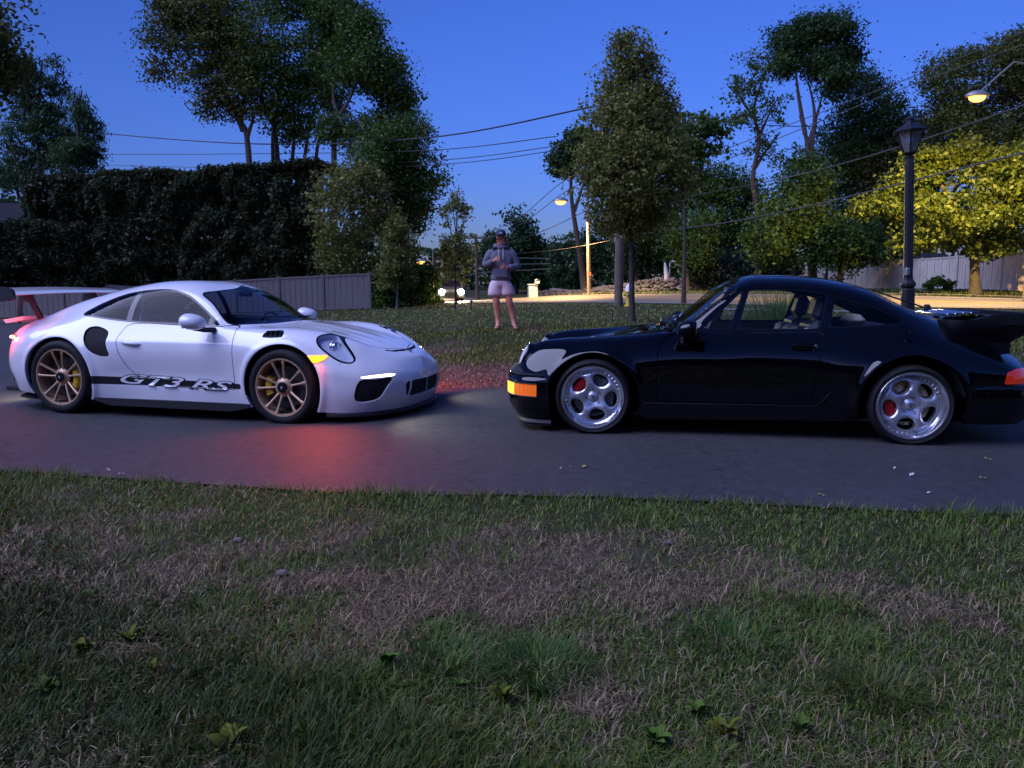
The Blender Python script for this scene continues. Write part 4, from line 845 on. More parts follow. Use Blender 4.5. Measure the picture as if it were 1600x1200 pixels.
def headlight_car():
    g = ground_at(701, 52); d = RC[np.argmin(((RC - g[:2]) ** 2).sum(1)) + 1] - RC[np.argmin(((RC - g[:2]) ** 2).sum(1)) - 1]; ang = math.atan2(d[1], d[0]) - .25
    ang = math.atan2(-g[1], -g[0] + 4); r = empty('oncoming_car', tuple(g + [0, 0, .03]), ang, 'oncoming dark car with glaring headlights on the street, left of the man', 'car'); m = mat('grey_car_paint', (.05, .055, .065), .3, coat=1.)
    b = MB(); P = [(-2.1, .3), (-2.15, .75), (-1.9, .95), (-1.35, 1.05), (-.7, 1.48), (.4, 1.48), (1.05, 1.0), (1.9, .85), (2.15, .65), (2.15, .3)]; b.prism(P, -.86, .86); b.build('body', m, r)
    w = MB(); w.prism([(.45, 1.42), (1.0, 1.02), (1.04, 1.02), (.5, 1.45)], -.75, .75); w.build('windshield', M_trim, r)
    for s in (-1, 1):
        h = MB(); h.lathe([(.20, -.02), (.18, .04), (.0001, .07)], 16, axis='X', c=(2.15, s * .62, .66)); o = h.build('headlight', mat('car_headlight_lit', (1, .95, .8), .3, emit=((1., .86, .5), 160.)), r)
        L = bpy.data.lights.new('headlight_beam', 'SPOT'); L.energy = 2200; L.color = (1., .88, .55); L.spot_size = R(70); L.spot_blend = .9; L.shadow_soft_size = .08; q = bpy.data.objects.new('headlight_beam', L); C.objects.link(q); q.parent = o; q.location = (2.26, s * .62, .66); q.rotation_euler = (R(80), 0, R(-75))
        for x in (-1.35, 1.35): t = MB(); t.lathe([(.0001, s * .88), (.2, s * .88), (.31, s * .86), (.33, s * .8), (.33, s * .66)], 20, axis='Y', c=(x, 0, .33)); t.build('wheel', M_rubber, r)
    k = MB(); k.box((2.17, 0, .5), (.03, 1.0, .2)); k.build('grille', M_blackpl, r)
headlight_car()
# clumps of tall grass and the shrub by the plank fence
def tuft(name, label, loc, n, h, spread, pal, seed, width=.012, cat='grass', group=None, droop=.5):
    rg = np.random.default_rng(seed); a = rg.random(n) * 2 * np.pi; r0 = spread * np.sqrt(rg.random(n)) * .55; ln = h * (.55 + .6 * rg.random(n)); base = np.c_[np.cos(a) * r0, np.sin(a) * r0, np.zeros(n)]; out = np.c_[np.cos(a + rg.normal(size=n) * .5), np.sin(a + rg.normal(size=n) * .5), np.zeros(n)]
    V, F, Cc = blades(base, out, ln, droop * (.3 + rg.random(n)), width * (.6 + .8 * rg.random(n)), rg, PAL[pal][0], PAL[pal][1]); o = mesh_np(name, V, F, M_blade, None, cols=Cc); o.location = loc; return tag(o, label, cat, group)
def blades(base, out, ln, lean, wid, rg, c0, c1, k1=.5, k2=1.4):
    n = len(base); L = ln[:, None]; ld = lean[:, None]; side_ = np.c_[-out[:, 1], out[:, 0], np.zeros(n)] * (wid[:, None] * .5); up = np.array([0, 0, 1.])
    th = np.clip(ld, 0, 2.2); p1 = base + (out * np.sin(th * k1) + up * np.cos(th * k1)) * L * .55; p2 = p1 + (out * np.sin(th * k2) + up * np.cos(th * k2)) * L * .45
    V = np.stack([base - side_, base + side_, p1 - side_ * .8, p1 + side_ * .8, p2 - side_ * .12, p2 + side_ * .12], 1).reshape(-1, 3); i = np.arange(n)[:, None] * 6
    F = np.concatenate([i + [0, 1, 3, 2], i + [2, 3, 5, 4]]); t = rg.random((n, 1)); c = (np.array(c0) + (np.array(c1) - np.array(c0)) * t) * (.65 + .7 * rg.random((n, 1))); return V, F, np.repeat(c, 6, 0)
for px, Y, lab in ((1212, 11.2, 'left'), (1232, 11.5, 'middle'), (1250, 11.0, 'right')): tuft('ornamental_grass', 'pale ornamental grass seen through the black car window, ' + lab + ' of three', tuple(ground_at(px, Y)), 420, .85, .55, 'fresh', px, .012, group='ornamental grass clumps')
tree('fence_shrub', 'round green shrub at the foot of the plank fence', 1466, [(1466,442,18,11),(1450,446,10,7),(1480,446,9,7)], [[(1466,455),(1466,446)]], 1600, .14, 'fresh', 60, .05, None, 40.5, cat='shrub', clump=.15)
# ------------------------------------------------------------------ the white coupe
def build_white():
    car = empty('sports_car', (-4.184, 8.221, -.04), -.269, 'white sports coupe with tall rear wing, bronze wheels and black side stripe lettering', 'car')
    paint = mat('white_paint', (.80, .80, .81), .35, coat=1., coat_rough=.02, spec=.5)
    K = lambda x, row: [(x, y, z) if len(t) == 2 else t for t in row for (y, z) in [t[-2:]]]
    net = [
     [(-.97,0,.20),(-1.02,0,.32),(-1.04,0,.45),(-1.05,0,.58),(-1.04,0,.68),(-1.03,0,.76),(-1.04,0,.83),(-1.04,0,.875)],
     [(-.87,.52,.20),(-.92,.53,.32),(-.945,.53,.45),(-.945,.53,.58),(-.92,.52,.69),(-.92,.48,.775),(-.94,.3,.85),(-.94,0,.89)],
     [(-.68,.77,.20),(-.70,.80,.32),(-.725,.815,.45),(-.715,.815,.58),(-.69,.79,.70),(-.70,.68,.815),(-.72,.46,.89),(-.74,0,.935)],
     K(-.45, [(.86,.19),(.905,.32),(.925,.48),(.918,.63),(.855,.78),(.685,.885),(.455,.98),(0,1.02)]),
     K(-.2, [(.88,.18),(.93,.32),(.942,.5),(.93,.68),(.855,.83),(.66,.945),(.48,1.055),(0,1.11)]),
     K(.15, [(.88,.16),(.93,.3),(.942,.5),(.93,.69),(.835,.86),(.69,1.0),(.505,1.135),(0,1.195)]),
     K(.5, [(.87,.15),(.905,.3),(.93,.5),(.918,.7),(.80,.89),(.70,1.05),(.53,1.195),(0,1.262)]),
     K(.9, [(.86,.15),(.875,.3),(.895,.5),(.892,.70),(.785,.885),(.69,1.07),(.535,1.235),(0,1.297)]),
     K(1.28, [(.855,.15),(.87,.3),(.885,.5),(.885,.70),(.78,.88),(.685,1.05),(.54,1.205),(0,1.285)]),
     K(1.55, [(.855,.15),(.87,.3),(.885,.5),(.886,.69),(.785,.87),(.70,.975),(.60,1.085),(0,1.215)]),
     K(1.8, [(.855,.15),(.872,.3),(.888,.5),(.888,.69),(.80,.845),(.72,.885),(.59,.945),(0,1.075)]),
     K(2.1, [(.86,.15),(.885,.3),(.905,.5),(.90,.70),(.81,.835),(.70,.866),(.52,.872),(0,.925)]),
     K(2.45, [(.88,.15),(.925,.3),(.93,.5),(.918,.69),(.80,.835),(.64,.868),(.43,.85),(0,.868)]),
     K(2.75, [(.875,.14),(.915,.28),(.915,.45),(.885,.61),(.775,.775),(.62,.825),(.41,.80),(0,.81)]),
     K(3.0, [(.84,.13),(.87,.26),(.87,.40),(.845,.525),(.745,.655),(.59,.738),(.39,.735),(0,.745)]),
     [(3.21,.72,.13),(3.245,.755,.25),(3.25,.765,.38),(3.22,.745,.485),(3.18,.66,.58),(3.18,.51,.645),(3.18,.34,.665),(3.18,0,.68)],
     [(3.37,.46,.13),(3.41,.49,.24),(3.425,.50,.36),(3.405,.49,.455),(3.36,.44,.53),(3.34,.34,.575),(3.34,.2,.595),(3.34,0,.605)],
     [(3.43,0,.13),(3.475,0,.23),(3.49,0,.34),(3.475,0,.43),(3.45,0,.49),(3.435,0,.52),(3.42,0,.54),(3.40,0,.56)]]
    AR = ((2.453, .347, .392), (0., .364, .395))
    def disp(G):
        for cx, cz, ra in AR:
            r = np.hypot(G[..., 0] - cx, G[..., 2] - cz); m = sstep(.55, .75, G[..., 1])
            G[..., 1] += m * (.016 * np.exp(-((r - ra - .015) / .03) ** 2))
        # soft crease along the doors, scooped rocker
        dm = sstep(.35, .7, G[..., 0]) * sstep(2.1, 1.7, G[..., 0]) * sstep(.7, .8, G[..., 1])
        G[..., 1] += dm * (.008 * np.exp(-((G[..., 2] - .735) / .03) ** 2) - .012 * np.exp(-((G[..., 2] - .42) / .09) ** 2))
        # hood: raised edge flutes
        hm = sstep(2.2, 2.5, G[..., 0]) * sstep(3.25, 3.0, G[..., 0]); yy = np.abs(G[..., 1])
        G[..., 2] += hm * sstep(.7, .8, G[..., 2] + .12) * (-.007 * np.exp(-((yy - .42) / .05) ** 2) + .004 * np.exp(-((yy - .2) / .05) ** 2))
        return G
    S, F, G = loft(net, 230, 84, disp)
    # wheel openings
    for cx, cz, ra in AR: F = S.cut(F, lambda X: np.where(np.abs(X[:, 1]) < .45, .3, np.hypot(X[:, 0] - cx, (X[:, 2] - cz)) - ra))[1]
    # glass
    sw = spl([(.148,.985),(.25,1.05),(.366,1.105),(.5,1.155),(.63,1.187),(.88,1.216),(1.09,1.213),(1.282,1.165),(1.44,1.083),(1.587,.985),(1.70,.905),(1.70,.882),(1.3,.888),(.737,.905),(.35,.94),(.19,.958)], 5)
    win, F = S.cut(F, side(sw)); glass, trim = S.cut(win, lambda X: poly_sdf(sw, X[:, 0], X[:, 2]) + .016)
    front_g, rest = S.cut(glass, lambda X: .76 - X[:, 0]); qtr, pil = S.cut(rest, lambda X: X[:, 0] - .70)
    mirror_tri, front_g = S.cut(front_g, lambda X: 1.60 - X[:, 0] + (.94 - X[:, 2]) * .3)
    ws = spl([(1.48,-.15),(1.48,.15),(1.44,.40),(1.395,.545),(1.55,.607),(1.78,.70),(1.90,.66),(2.02,.5),(2.10,.25),(2.12,-.15)], 4)
    wsh, F = S.cut(F, plan(ws, .86)); wg, wfrit = S.cut(wsh, lambda X: poly_sdf(ws, X[:, 0], np.abs(X[:, 1])) + .018)
    rw = spl([(.30,-.2),(.30,.2),(.27,.42),(.1,.47),(-.3,.46),(-.55,.40),(-.60,.2),(-.61,-.2)], 4)
    rwd, F = S.cut(F, plan(rw, .9)); 
    lining = list(F)
    # panels and shut lines
    door = spl([(1.905,.88),(1.94,.79),(1.95,.65),(1.95,.34),(1.93,.305),(1.5,.305),(1.0,.315),(.93,.345),(.86,.42),(.79,.49),(.715,.62),(.683,.73),(.70,.81),(.80,.893),(1.3,.884),(1.7,.876)], 3)
    dr, F = seam(S, F, side(door))
    hood = spl([(2.20,-.3),(2.19,.2),(2.10,.46),(2.06,.60),(2.3,.615),(2.6,.60),(2.9,.52),(3.12,.38),(3.22,.18),(3.235,-.3)], 3)
    hd, F = seam(S, F, plan(hood, .55))
    fc = [(2.12 + .10 * math.cos(a), .79 + .052 * math.sin(a)) for a in np.linspace(math.pi, 2 * math.pi, 14)]
    F = line_seam(S, F, fc, .0025)
    F = line_seam(S, F, [(3.0, .565), (2.86, .625), (2.80, .64)], .0025)
    bump_line = [(-.36,.55),(-.45,.56),(-.55,.60),(-.66,.615)]; F = line_seam(S, F, bump_line, .0025)
    # lamps and openings
    hl = spl([(2.735,.80),(2.79,.822),(2.88,.80),(2.97,.735),(3.06,.65),(3.10,.595),(3.07,.565),(2.98,.585),(2.87,.65),(2.77,.725)], 4)
    lining = S.cut(lining, side(hl))[1]
    lamp, F = S.cut(F, side(hl)); lens, ring = S.cut(lamp, lambda X: poly_sdf(hl, X[:, 0], X[:, 2]) + .014)
    fog = spl([(3.17,.422),(3.125,.29),(3.14,.235),(3.21,.225),(3.30,.25),(3.345,.32),(3.382,.43),(3.28,.428)], 3)
    fg, F = S.cut(F, side(fog))
    drl = [(3.165,.441),(3.165,.452),(3.25,.462),(3.36,.468),(3.392,.457),(3.38,.443)]
    dl, F = S.cut(F, side(drl))
    gr = [(-.2,.225),(-.2,.365),(.33,.38),(.355,.245),(.33,.228)]; g1, F = S.cut(F, front(gr, 3.25))
    gr2 = [(.385,.245),(.365,.38),(.40,.375),(.435,.35),(.415,.255)]; g2, F = S.cut(F, front(gr2, 3.2))
    slot = [(3.26,-.3),(3.26,.1),(3.235,.26),(3.19,.345),(3.215,.345),(3.265,.25),(3.29,.1),(3.29,-.3)]
    sl, F = S.cut(F, plan(slot, .5))
    intake = spl([(.295,.825),(.33,.855),(.42,.862),(.54,.825),(.57,.78),(.575,.70),(.615,.60),(.60,.585),(.51,.587),(.40,.63),(.33,.70),(.30,.765)], 3)
    it, F = S.cut(F, side(intake))
    vent = spl([(2.245,.79),(2.26,.842),(2.33,.85),(2.42,.85),(2.44,.80),(2.42,.792)], 2); vt, F = S.cut(F, side(vent))
    mk = [(2.70,.638),(2.89,.640),(2.86,.602),(2.80,.576),(2.76,.585)]; mkf, F = S.cut(F, side(mk))
    tl = spl([(-1.2,.715),(-1.2,.765),(-.75,.765),(-.62,.755),(-.60,.735),(-.64,.715),(-.78,.70)], 3)
    tlf, F = S.cut(F, lambda X: np.where((X[:, 0] > -.5), .5, poly_sdf(tl, X[:, 0], X[:, 2])))
    hv = spl([(2.72,.545),(2.74,.575),(2.92,.515),(2.98,.475),(2.88,.50)], 2); hvf, hd = S.cut(hd, plan(hv, .6))
    hv2 = [(2.62,.27),(2.62,.30),(2.80,.275),(2.80,.25)]; hvf2, hd = S.cut(hd, plan(hv2, .6))
    st = [(.375,.392),(.383,.312),(1.2,.312),(2.02,.312),(2.02,.362),(1.2,.378)]
    stD, dr = S.cut(dr, side(st)); stB, F = S.cut(F, side(st))
    # build the parts
    body = S.build('body', F, paint, car)
    S.lip('arch_lip', F, paint, body, .035, cond=lambda p: abs(p[1]) > .6 and (abs(math.hypot(p[0] - 2.453, p[2] - .347) - .392) < .006 or abs(math.hypot(p[0], p[2] - .364) - .395) < .006), dirn=lambda p: (0, -math.copysign(1, p[1]), 0))
    S.build('inner_lining', lining, M_lining, car, off=-.014)
    for s in (-1, 1):
        sel = lambda L: [q for q in L if S.V[q[0]][1] * s > 0]
        d = S.build('door', sel(dr), paint, car); S.build('side_stripe', sel(stD), M_blkdec, d)
        S.build('side_stripe', sel(stB), M_blkdec, body)
        hb = MB(); x, z = .84, .712; y = s * .897
        hb.tube([(x - .115, y - s * .012, z + .01), (x - .07, y + s * .012, z + .008), (x, y + s * .018, z + .002), (x + .07, y + s * .012, z - .005), (x + .115, y - s * .012, z - .008)], [.008, .017, .019, .017, .008], 10); hb.build('door_handle', paint, d)
        g = S.build('side_window', sel(front_g), M_wglass, car); S.build('quarter_window', sel(qtr), M_wglass, car)
        S.build('window_trim', sel(trim) + sel(pil) + sel(mirror_tri), M_trim, car)
        hlm = S.build('headlight', sel(lens), M_clear, car)
        S.build('reflector', sel(lens), mat('lamp_bowl', (.62, .65, .72), .4, metal=.0), hlm, off=-.045)
        S.build('lamp_surround', sel(ring), M_trim, hlm); S.lip('lamp_bowl_edge', sel(lens), _mats['lamp_bowl'], hlm, .045)
        Mx = Matrix.Translation((2.875, s * .685, .705)) @ Matrix.Rotation(s * R(22), 4, 'Z') @ Matrix.Rotation(R(-20), 4, 'Y')
        p = MB(); p.lathe([(.058, -.02), (.062, 0), (.056, .012), (.05, .0), (.044, .006), (.03, .026), (.0001, .034)], 28, axis='X'); p.build('projector', M_chrome, hlm, M=Mx)
        b4 = MB()
        for i in range(4):
            a = i * math.pi / 2 + .5; b4.lathe([(.0001, .004), (.011, .002), (.012, -.01)], 10, axis='X', c=(.02, .05 * math.cos(a), .05 * math.sin(a)))
        b4.build('running_lamp', mat('lamp_white_off', (.7, .72, .75), .2), hlm, M=Mx)
        br = MB(); br.box((3.0, s * .66, .625), (.12, .012, .012), rz=-s * .5); br.build('lamp_blade', M_chrome, hlm)
        f = S.build('bumper_intake', sel(fg), M_mesh, car, off=-.05); S.lip('intake_edge', sel(fg), paint, f, .05)
        dd = S.build('daytime_lamp', sel(dl), mat('daytime_lamp_lit', (.9, .9, .85), .3, emit=((1, .93, .74), 3.)), car)
        m = S.build('side_marker', sel(mkf), mat('side_marker_lit', (.9, .3, .02), .3, emit=((1., .25, .008), 2.4)), car, off=.006)
        S.build('side_intake', sel(it), M_lining, car, off=-.07); S.lip('intake_wall', sel(it), M_trim, car, .07)
        v = S.build('fender_vent', sel(vt), M_blackpl, car, off=-.03)
        lv = MB()
        for i in range(4): lv.box((2.275 + i * .047, s * .785, .825), (.006, .10, .045), rz=0)
        lv.build('vent_fin', M_blackpl, v); S.lip('vent_edge', sel(vt), M_trim, v, .03)
        S.build('tail_light', sel(tlf), mat('tail_lamp_lit', (.5, .02, .02), .3, emit=((1., .03, .02), 3.0)), car, off=.004)
        tb = MB(); tb.box((-.715, s * .77, .738), (.07, .03, .024), rz=s * .85, bev=.005); tb.build('brake_lamp', mat('brake_lamp_lit', (.9, .1, .08), .3, emit=((1., .10, .06), 30.)), car)
        S.build('hood_vent', sel(hvf) + sel(hvf2), M_lining, car, off=-.025); 
        S.build('outer_grille', sel(g2), M_lining, car, off=-.04)
        mirror(car, s, (1.605, .985, .93), (.125, .115, .075), paint)
        # sill and black skirt
        k = MB(); k.prism([(.36, .155), (.36, .175), (2.10, .178), (2.10, .145), (1.9, .105), (.55, .105)], s * .82, s * .893); k.build('side_skirt', M_blackpl, car)
        # rear bumper side vent and reflector
        rb = MB(); rb.box((-.70, s * .81, .36), (.10, .012, .13), rz=s * .62); rb.build('bumper_reflector', mat('reflector_clear', (.5, .45, .42), .15, metal=.8), car)
        wheel_well(car, 2.453, .347, .39, .52, .90, s); wheel_well(car, 0, .364, .395, .48, .90, s)
    S.build('hood', hd, paint, car)
    def lamp(name, par, loc, kind, energy, col, aim=None, size=R(140), soft=.03):
        L = bpy.data.lights.new(name, kind); L.energy = energy; L.color = col; L.shadow_soft_size = soft; o = bpy.data.objects.new(name, L); C.objects.link(o); o.parent = par; o.location = loc
        if kind == 'SPOT': L.spot_size = size; L.spot_blend = .8; o.rotation_euler = Vector(aim).to_track_quat('-Z', 'Y').to_euler()
    for ch in list(car.children):
        k = ch.name.split('.')[0]
        if k in ('side_marker', 'daytime_lamp', 'brake_lamp'):
            c = sum((Vector(b) for b in ch.bound_box), Vector()) / 8; s = math.copysign(1, c.y)
            if k == 'side_marker': lamp('marker_glow', ch, c + Vector((.01, s * .05, 0)), 'SPOT', 46, (1., .10, .025), (.12, s * .8, -.55), R(140), .08)
            if k == 'daytime_lamp': lamp('daytime_glow', ch, c + Vector((.06, s * .02, 0)), 'SPOT', 14, (1., .90, .70), (1, s * .1, -.45), R(110), .05)
            if k == 'brake_lamp': lamp('brake_glow', ch, c + Vector((-.03, s * .05, .02)), 'POINT', 7, (1., .03, .03), soft=.04)
    lamp('rear_fill_spot', car, (-1.06, -.1, .48), 'SPOT', 26, (1., .88, .66), (-.7, -.35, -.5), R(110), .03)  # added spot, no real lamp here; makes the pale patch behind the car
    cr = MB(); cr.prism([(-.02, .028), (.02, .028), (.018, -.006), (0, -.03), (-.018, -.006)], -.002, .002, 'XY')
    cr.build('hood_crest', mat('crest_gold', (.12, .10, .05), .4, metal=.6), car, M=Matrix.Translation((3.30, 0, .633)) @ Matrix.Rotation(R(-21 + 40), 4, 'Y') @ Matrix.Rotation(R(-90), 4, 'Z'))
    S.build('windshield', wg, M_wglass, car); S.build('windshield_frit', wfrit, M_trim, car)
    S.build('rear_window', rwd, M_trim, car)
    S.build('centre_grille', g1, M_mesh, car, off=-.03); S.lip('grille_edge', g1, paint, body, .03)
    S.build('nose_slot', sl, M_lining, car, off=-.02)
    # splitter under the nose
    L1 = G[:, 0]; pts = [p for p in L1 if p[0] > 2.86]; b = MB(); vs = []
    for p in pts + [np.array([q[0], -q[1], q[2]]) for q in pts[::-1][1:]]:
        d = np.array([p[0] - 2.7, p[1]]); d = d / np.linalg.norm(d); o = .045
        vs.append((p[0], p[1], .128)); vs.append((p[0] + d[0] * o, p[1] + d[1] * o * .5, .118)); vs.append((p[0] + d[0] * o, p[1] + d[1] * o * .5, .098)); vs.append((p[0] - d[0] * .1, p[1] - d[1] * .1, .095))
    n = len(vs) // 4; b.add(vs, [(i * 4 + k, i * 4 + k + 1, i * 4 + 5 + k, i * 4 + 4 + k) for i in range(n - 1) for k in range(3)]); b.build('front_splitter', M_blackpl, car)
    ub = MB(); L = [(p[0], p[1]) for p in G[::6, 0]]
    ub.add([(x, y, .125) for x, y in L] + [(x, -y, .125) for x, y in L], [(i, i + 1, len(L) + i + 1, len(L) + i) for i in range(len(L) - 1)]); ub.build('underbody', M_lining, car)
    df = MB(); df.prism([(-.93, .17), (-.93, .215), (-.72, .20), (-.42, .20), (-.42, .17)], -.70, .70); df.build('rear_diffuser', M_blackpl, car)
    # wing
    w = MB(); ch = [(-.56, 1.165), (-.60, 1.185), (-.72, 1.198), (-.86, 1.205), (-1.0, 1.225), (-1.02, 1.222), (-.88, 1.19), (-.74, 1.172), (-.62, 1.155)]
    n = len(ch); vs = []; ys = np.linspace(-.86, .86, 15)
    for y in ys: vs += [(x, y, z - .02 * (y / .86) ** 2 + .012) for x, z in ch]
    w.add(vs, [(i * n + k, i * n + (k + 1) % n, (i + 1) * n + (k + 1) % n, (i + 1) * n + k) for i in range(len(ys) - 1) for k in range(n)], True); wg_ = w.build('rear_wing', paint, car)
    for s in (-1, 1):
        e = MB(); e.prism(spl([(-.52, 1.12), (-.53, 1.20), (-.60, 1.232), (-.85, 1.25), (-1.06, 1.255), (-1.07, 1.12), (-.8, 1.095), (-.58, 1.10)], 3), s * .862, s * .892); e.build('wing_endplate', M_blackpl, wg_)
        q = MB(); y = s * .42
        q.prism([(-.80, 1.185), (-.94, 1.19), (-.98, 1.10), (-1.02, .87), (-.99, .85), (-.945, 1.06), (-.90, 1.10), (-.84, 1.07), (-.74, .90), (-.66, .885), (-.78, 1.10)], y - .012, y + .012); q.build('wing_support', M_blackpl, wg_)
    dk = MB(); dk.prism([(-1.07, .895), (-.95, .912), (-.80, .935), (-.80, .90), (-1.03, .86)], -.55, .55); dk.build('duck_tail', paint, car)
    # wheels, interior
    bronze_wheel(car, (2.453, -.905, .347), 0, .347, .262, .25, R(26), R(178)); bronze_wheel(car, (0, -.915, .364), 0, .364, .276, .30, R(20), R(-5))
    bronze_wheel(car, (2.453, .905, .347), math.pi, .347, .262, .25, R(26), R(2)); bronze_wheel(car, (0, .915, .364), math.pi, .364, .276, .30, R(60), R(185))
    for s in (-1, 1): seat(car, 1.02, s * .37, M_leather, mat('seat_shell_carbon', (.03, .03, .035), .35))
    steering(car, 1.60, .37, .80, mat('steering_alcantara', (.16, .16, .17), .7))
    ds = MB(); ds.prism([(1.62, .35), (1.60, .78), (1.68, .84), (2.02, .85), (2.10, .80), (2.1, .35)], -.70, .70); ds.build('dashboard', M_leather, car)
    fl = MB(); fl.box((1.1, 0, .2), (2.0, 1.5, .04)); fl.box((.35, 0, .55), (.06, 1.4, .7)); fl.build('cabin_floor', M_lining, car)
    rc = MB()
    for y in (-.5, .5): rc.tube([(.62, y, .25), (.62, y * .98, .9), (.62, y * .86, 1.14), (.62, 0, 1.19)], .022, 8)
    rc.tube([(.62, -.5, .35), (.62, .44, 1.08)], .022, 8); rc.tube([(.62, .5, .35), (.62, -.44, 1.08)], .022, 8); rc.build('roll_bar', mat('roll_bar_paint', (.25, .25, .27), .4), car)
    im = MB(); im.box((1.50, 0, 1.17), (.03, .22, .06), bev=.015); im.build('interior_mirror', M_blackpl, car)
    wp = MB(); wp.tube([(2.06, .30, .935), (1.93, -.40, .952)], .008, 6); wp.build('wiper', M_blackpl, car)
    side_text(car, S, dr + F + stD + stB)
    sidewall_text(car.children[[c.name.split('.')[0] for c in car.children].index('wheel')], 'MICHELIN', .307, R(112), mat('sidewall_letter', (.05, .05, .052), .5))
    return car
M_blkdec = mat('black_decal', (.008, .008, .011), .3, coat=.6)
M_wglass = glass_mat('tinted_car_glass', (.62, .70, .80), ior=1.26)
M_clear = glass_mat('clear_lamp_glass', (.9, .92, .95), ior=1.5)
def mirror(car, s, c, r, m, shell2=None):
    b = MB(); n = 20; vs = []; prof = []
    for i in range(11):
        t = i / 10; a = math.pi * t; prof.append((math.cos(a), math.sin(a) ** .7))
    for x, k in prof:
        for j in range(n):
            a = 2 * math.pi * j / n; xx = x if x > 0 else x * .45
            vs.append((c[0] + xx * r[0] * 1.15 - .02, s * (c[1]) + math.cos(a) * k * r[1], c[2] + math.sin(a) * k * r[2] - .018 * xx))
    b.add(vs, [(i * n + j, i * n + (j + 1) % n, (i + 1) * n + (j + 1) % n, (i + 1) * n + j) for i in range(10) for j in range(n)], True)
    o = b.build('door_mirror', m, car)
    st = MB(); st.tube([(c[0] + .10, s * .80, c[2] - .085), (c[0] + .075, s * (c[1] - .06), c[2] - .075), (c[0] + .02, s * c[1], c[2] - .052)], [.026, .024, .03], 10)
    st.box((c[0] - .0, s * c[1], c[2] - .05), (.14, .13, .022), bev=.01); st.build('mirror_foot', M_blackpl, o)
    g = MB(); g.box((c[0] - .07, s * c[1], c[2]), (.004, .13, .075)); g.build('mirror_glass', M_chrome, o)
def side_text(car, S, faces):
    """script lettering over the stripe, wrapped on the body side"""
    bv = BVHTree.FromPolygons([Vector(v) for v in S.V], faces)
    paint = _mats['white_paint']
    def put(txt, x0, x1, z0, h, m, name, lift, grow=0.):
        for s in (-1, 1):
            cu = bpy.data.curves.new('t', 'FONT'); cu.body = txt; cu.size = 1; cu.shear = .42; cu.offset = grow; cu.resolution_u = 6; cu.space_character = 1.0
            o = bpy.data.objects.new('t', cu); C.objects.link(o); me = bpy.data.meshes.new_from_object(o.evaluated_get(bpy.context.evaluated_depsgraph_get())); bpy.data.objects.remove(o)
            import bmesh
            bm = bmesh.new(); bm.from_mesh(me); bmesh.ops.triangulate(bm, faces=bm.faces)
            bmesh.ops.subdivide_edges(bm, edges=[e for e in bm.edges if e.calc_length() > .18], cuts=3)
            bmesh.ops.triangulate(bm, faces=bm.faces)
            co = np.array([v.co[:] for v in bm.verts]); mn, mx = (0, 0), (TW, .70)
            for v in bm.verts:
                u = v.co.x / TW; t = v.co.y / .70
                xx = x0 + (x1 - x0) * u if s < 0 else x1 - (x1 - x0) * u
                zz = z0 + h * t - .045 * (u - .1) * 1.0 * (1 if s < 0 else 0)
                hit = bv.ray_cast(Vector((xx, s * 2, zz)), Vector((0, -s, 0)))
                y = hit[0].y if hit[0] else s * .885
                v.co = (xx, y + s * lift, zz)
            if s > 0: bmesh.ops.reverse_faces(bm, faces=bm.faces)
            bm.to_mesh(me); bm.free(); me.materials.append(m); link(name, me, car)
    cu = bpy.data.curves.new('t', 'FONT'); cu.body = 'GT3 RS'; cu.size = 1; cu.shear = .42
    o = bpy.data.objects.new('t', cu); C.objects.link(o); bpy.context.view_layer.update(); TW = o.dimensions.x; bpy.data.objects.remove(o)
    put('GT3 RS', .64, 1.86, .328, .092, M_blkdec, 'lettering_outline', .0012, .05)
    put('GT3 RS', .64, 1.86, .328, .092, paint, 'lettering', .0024, .012)
white = build_white()
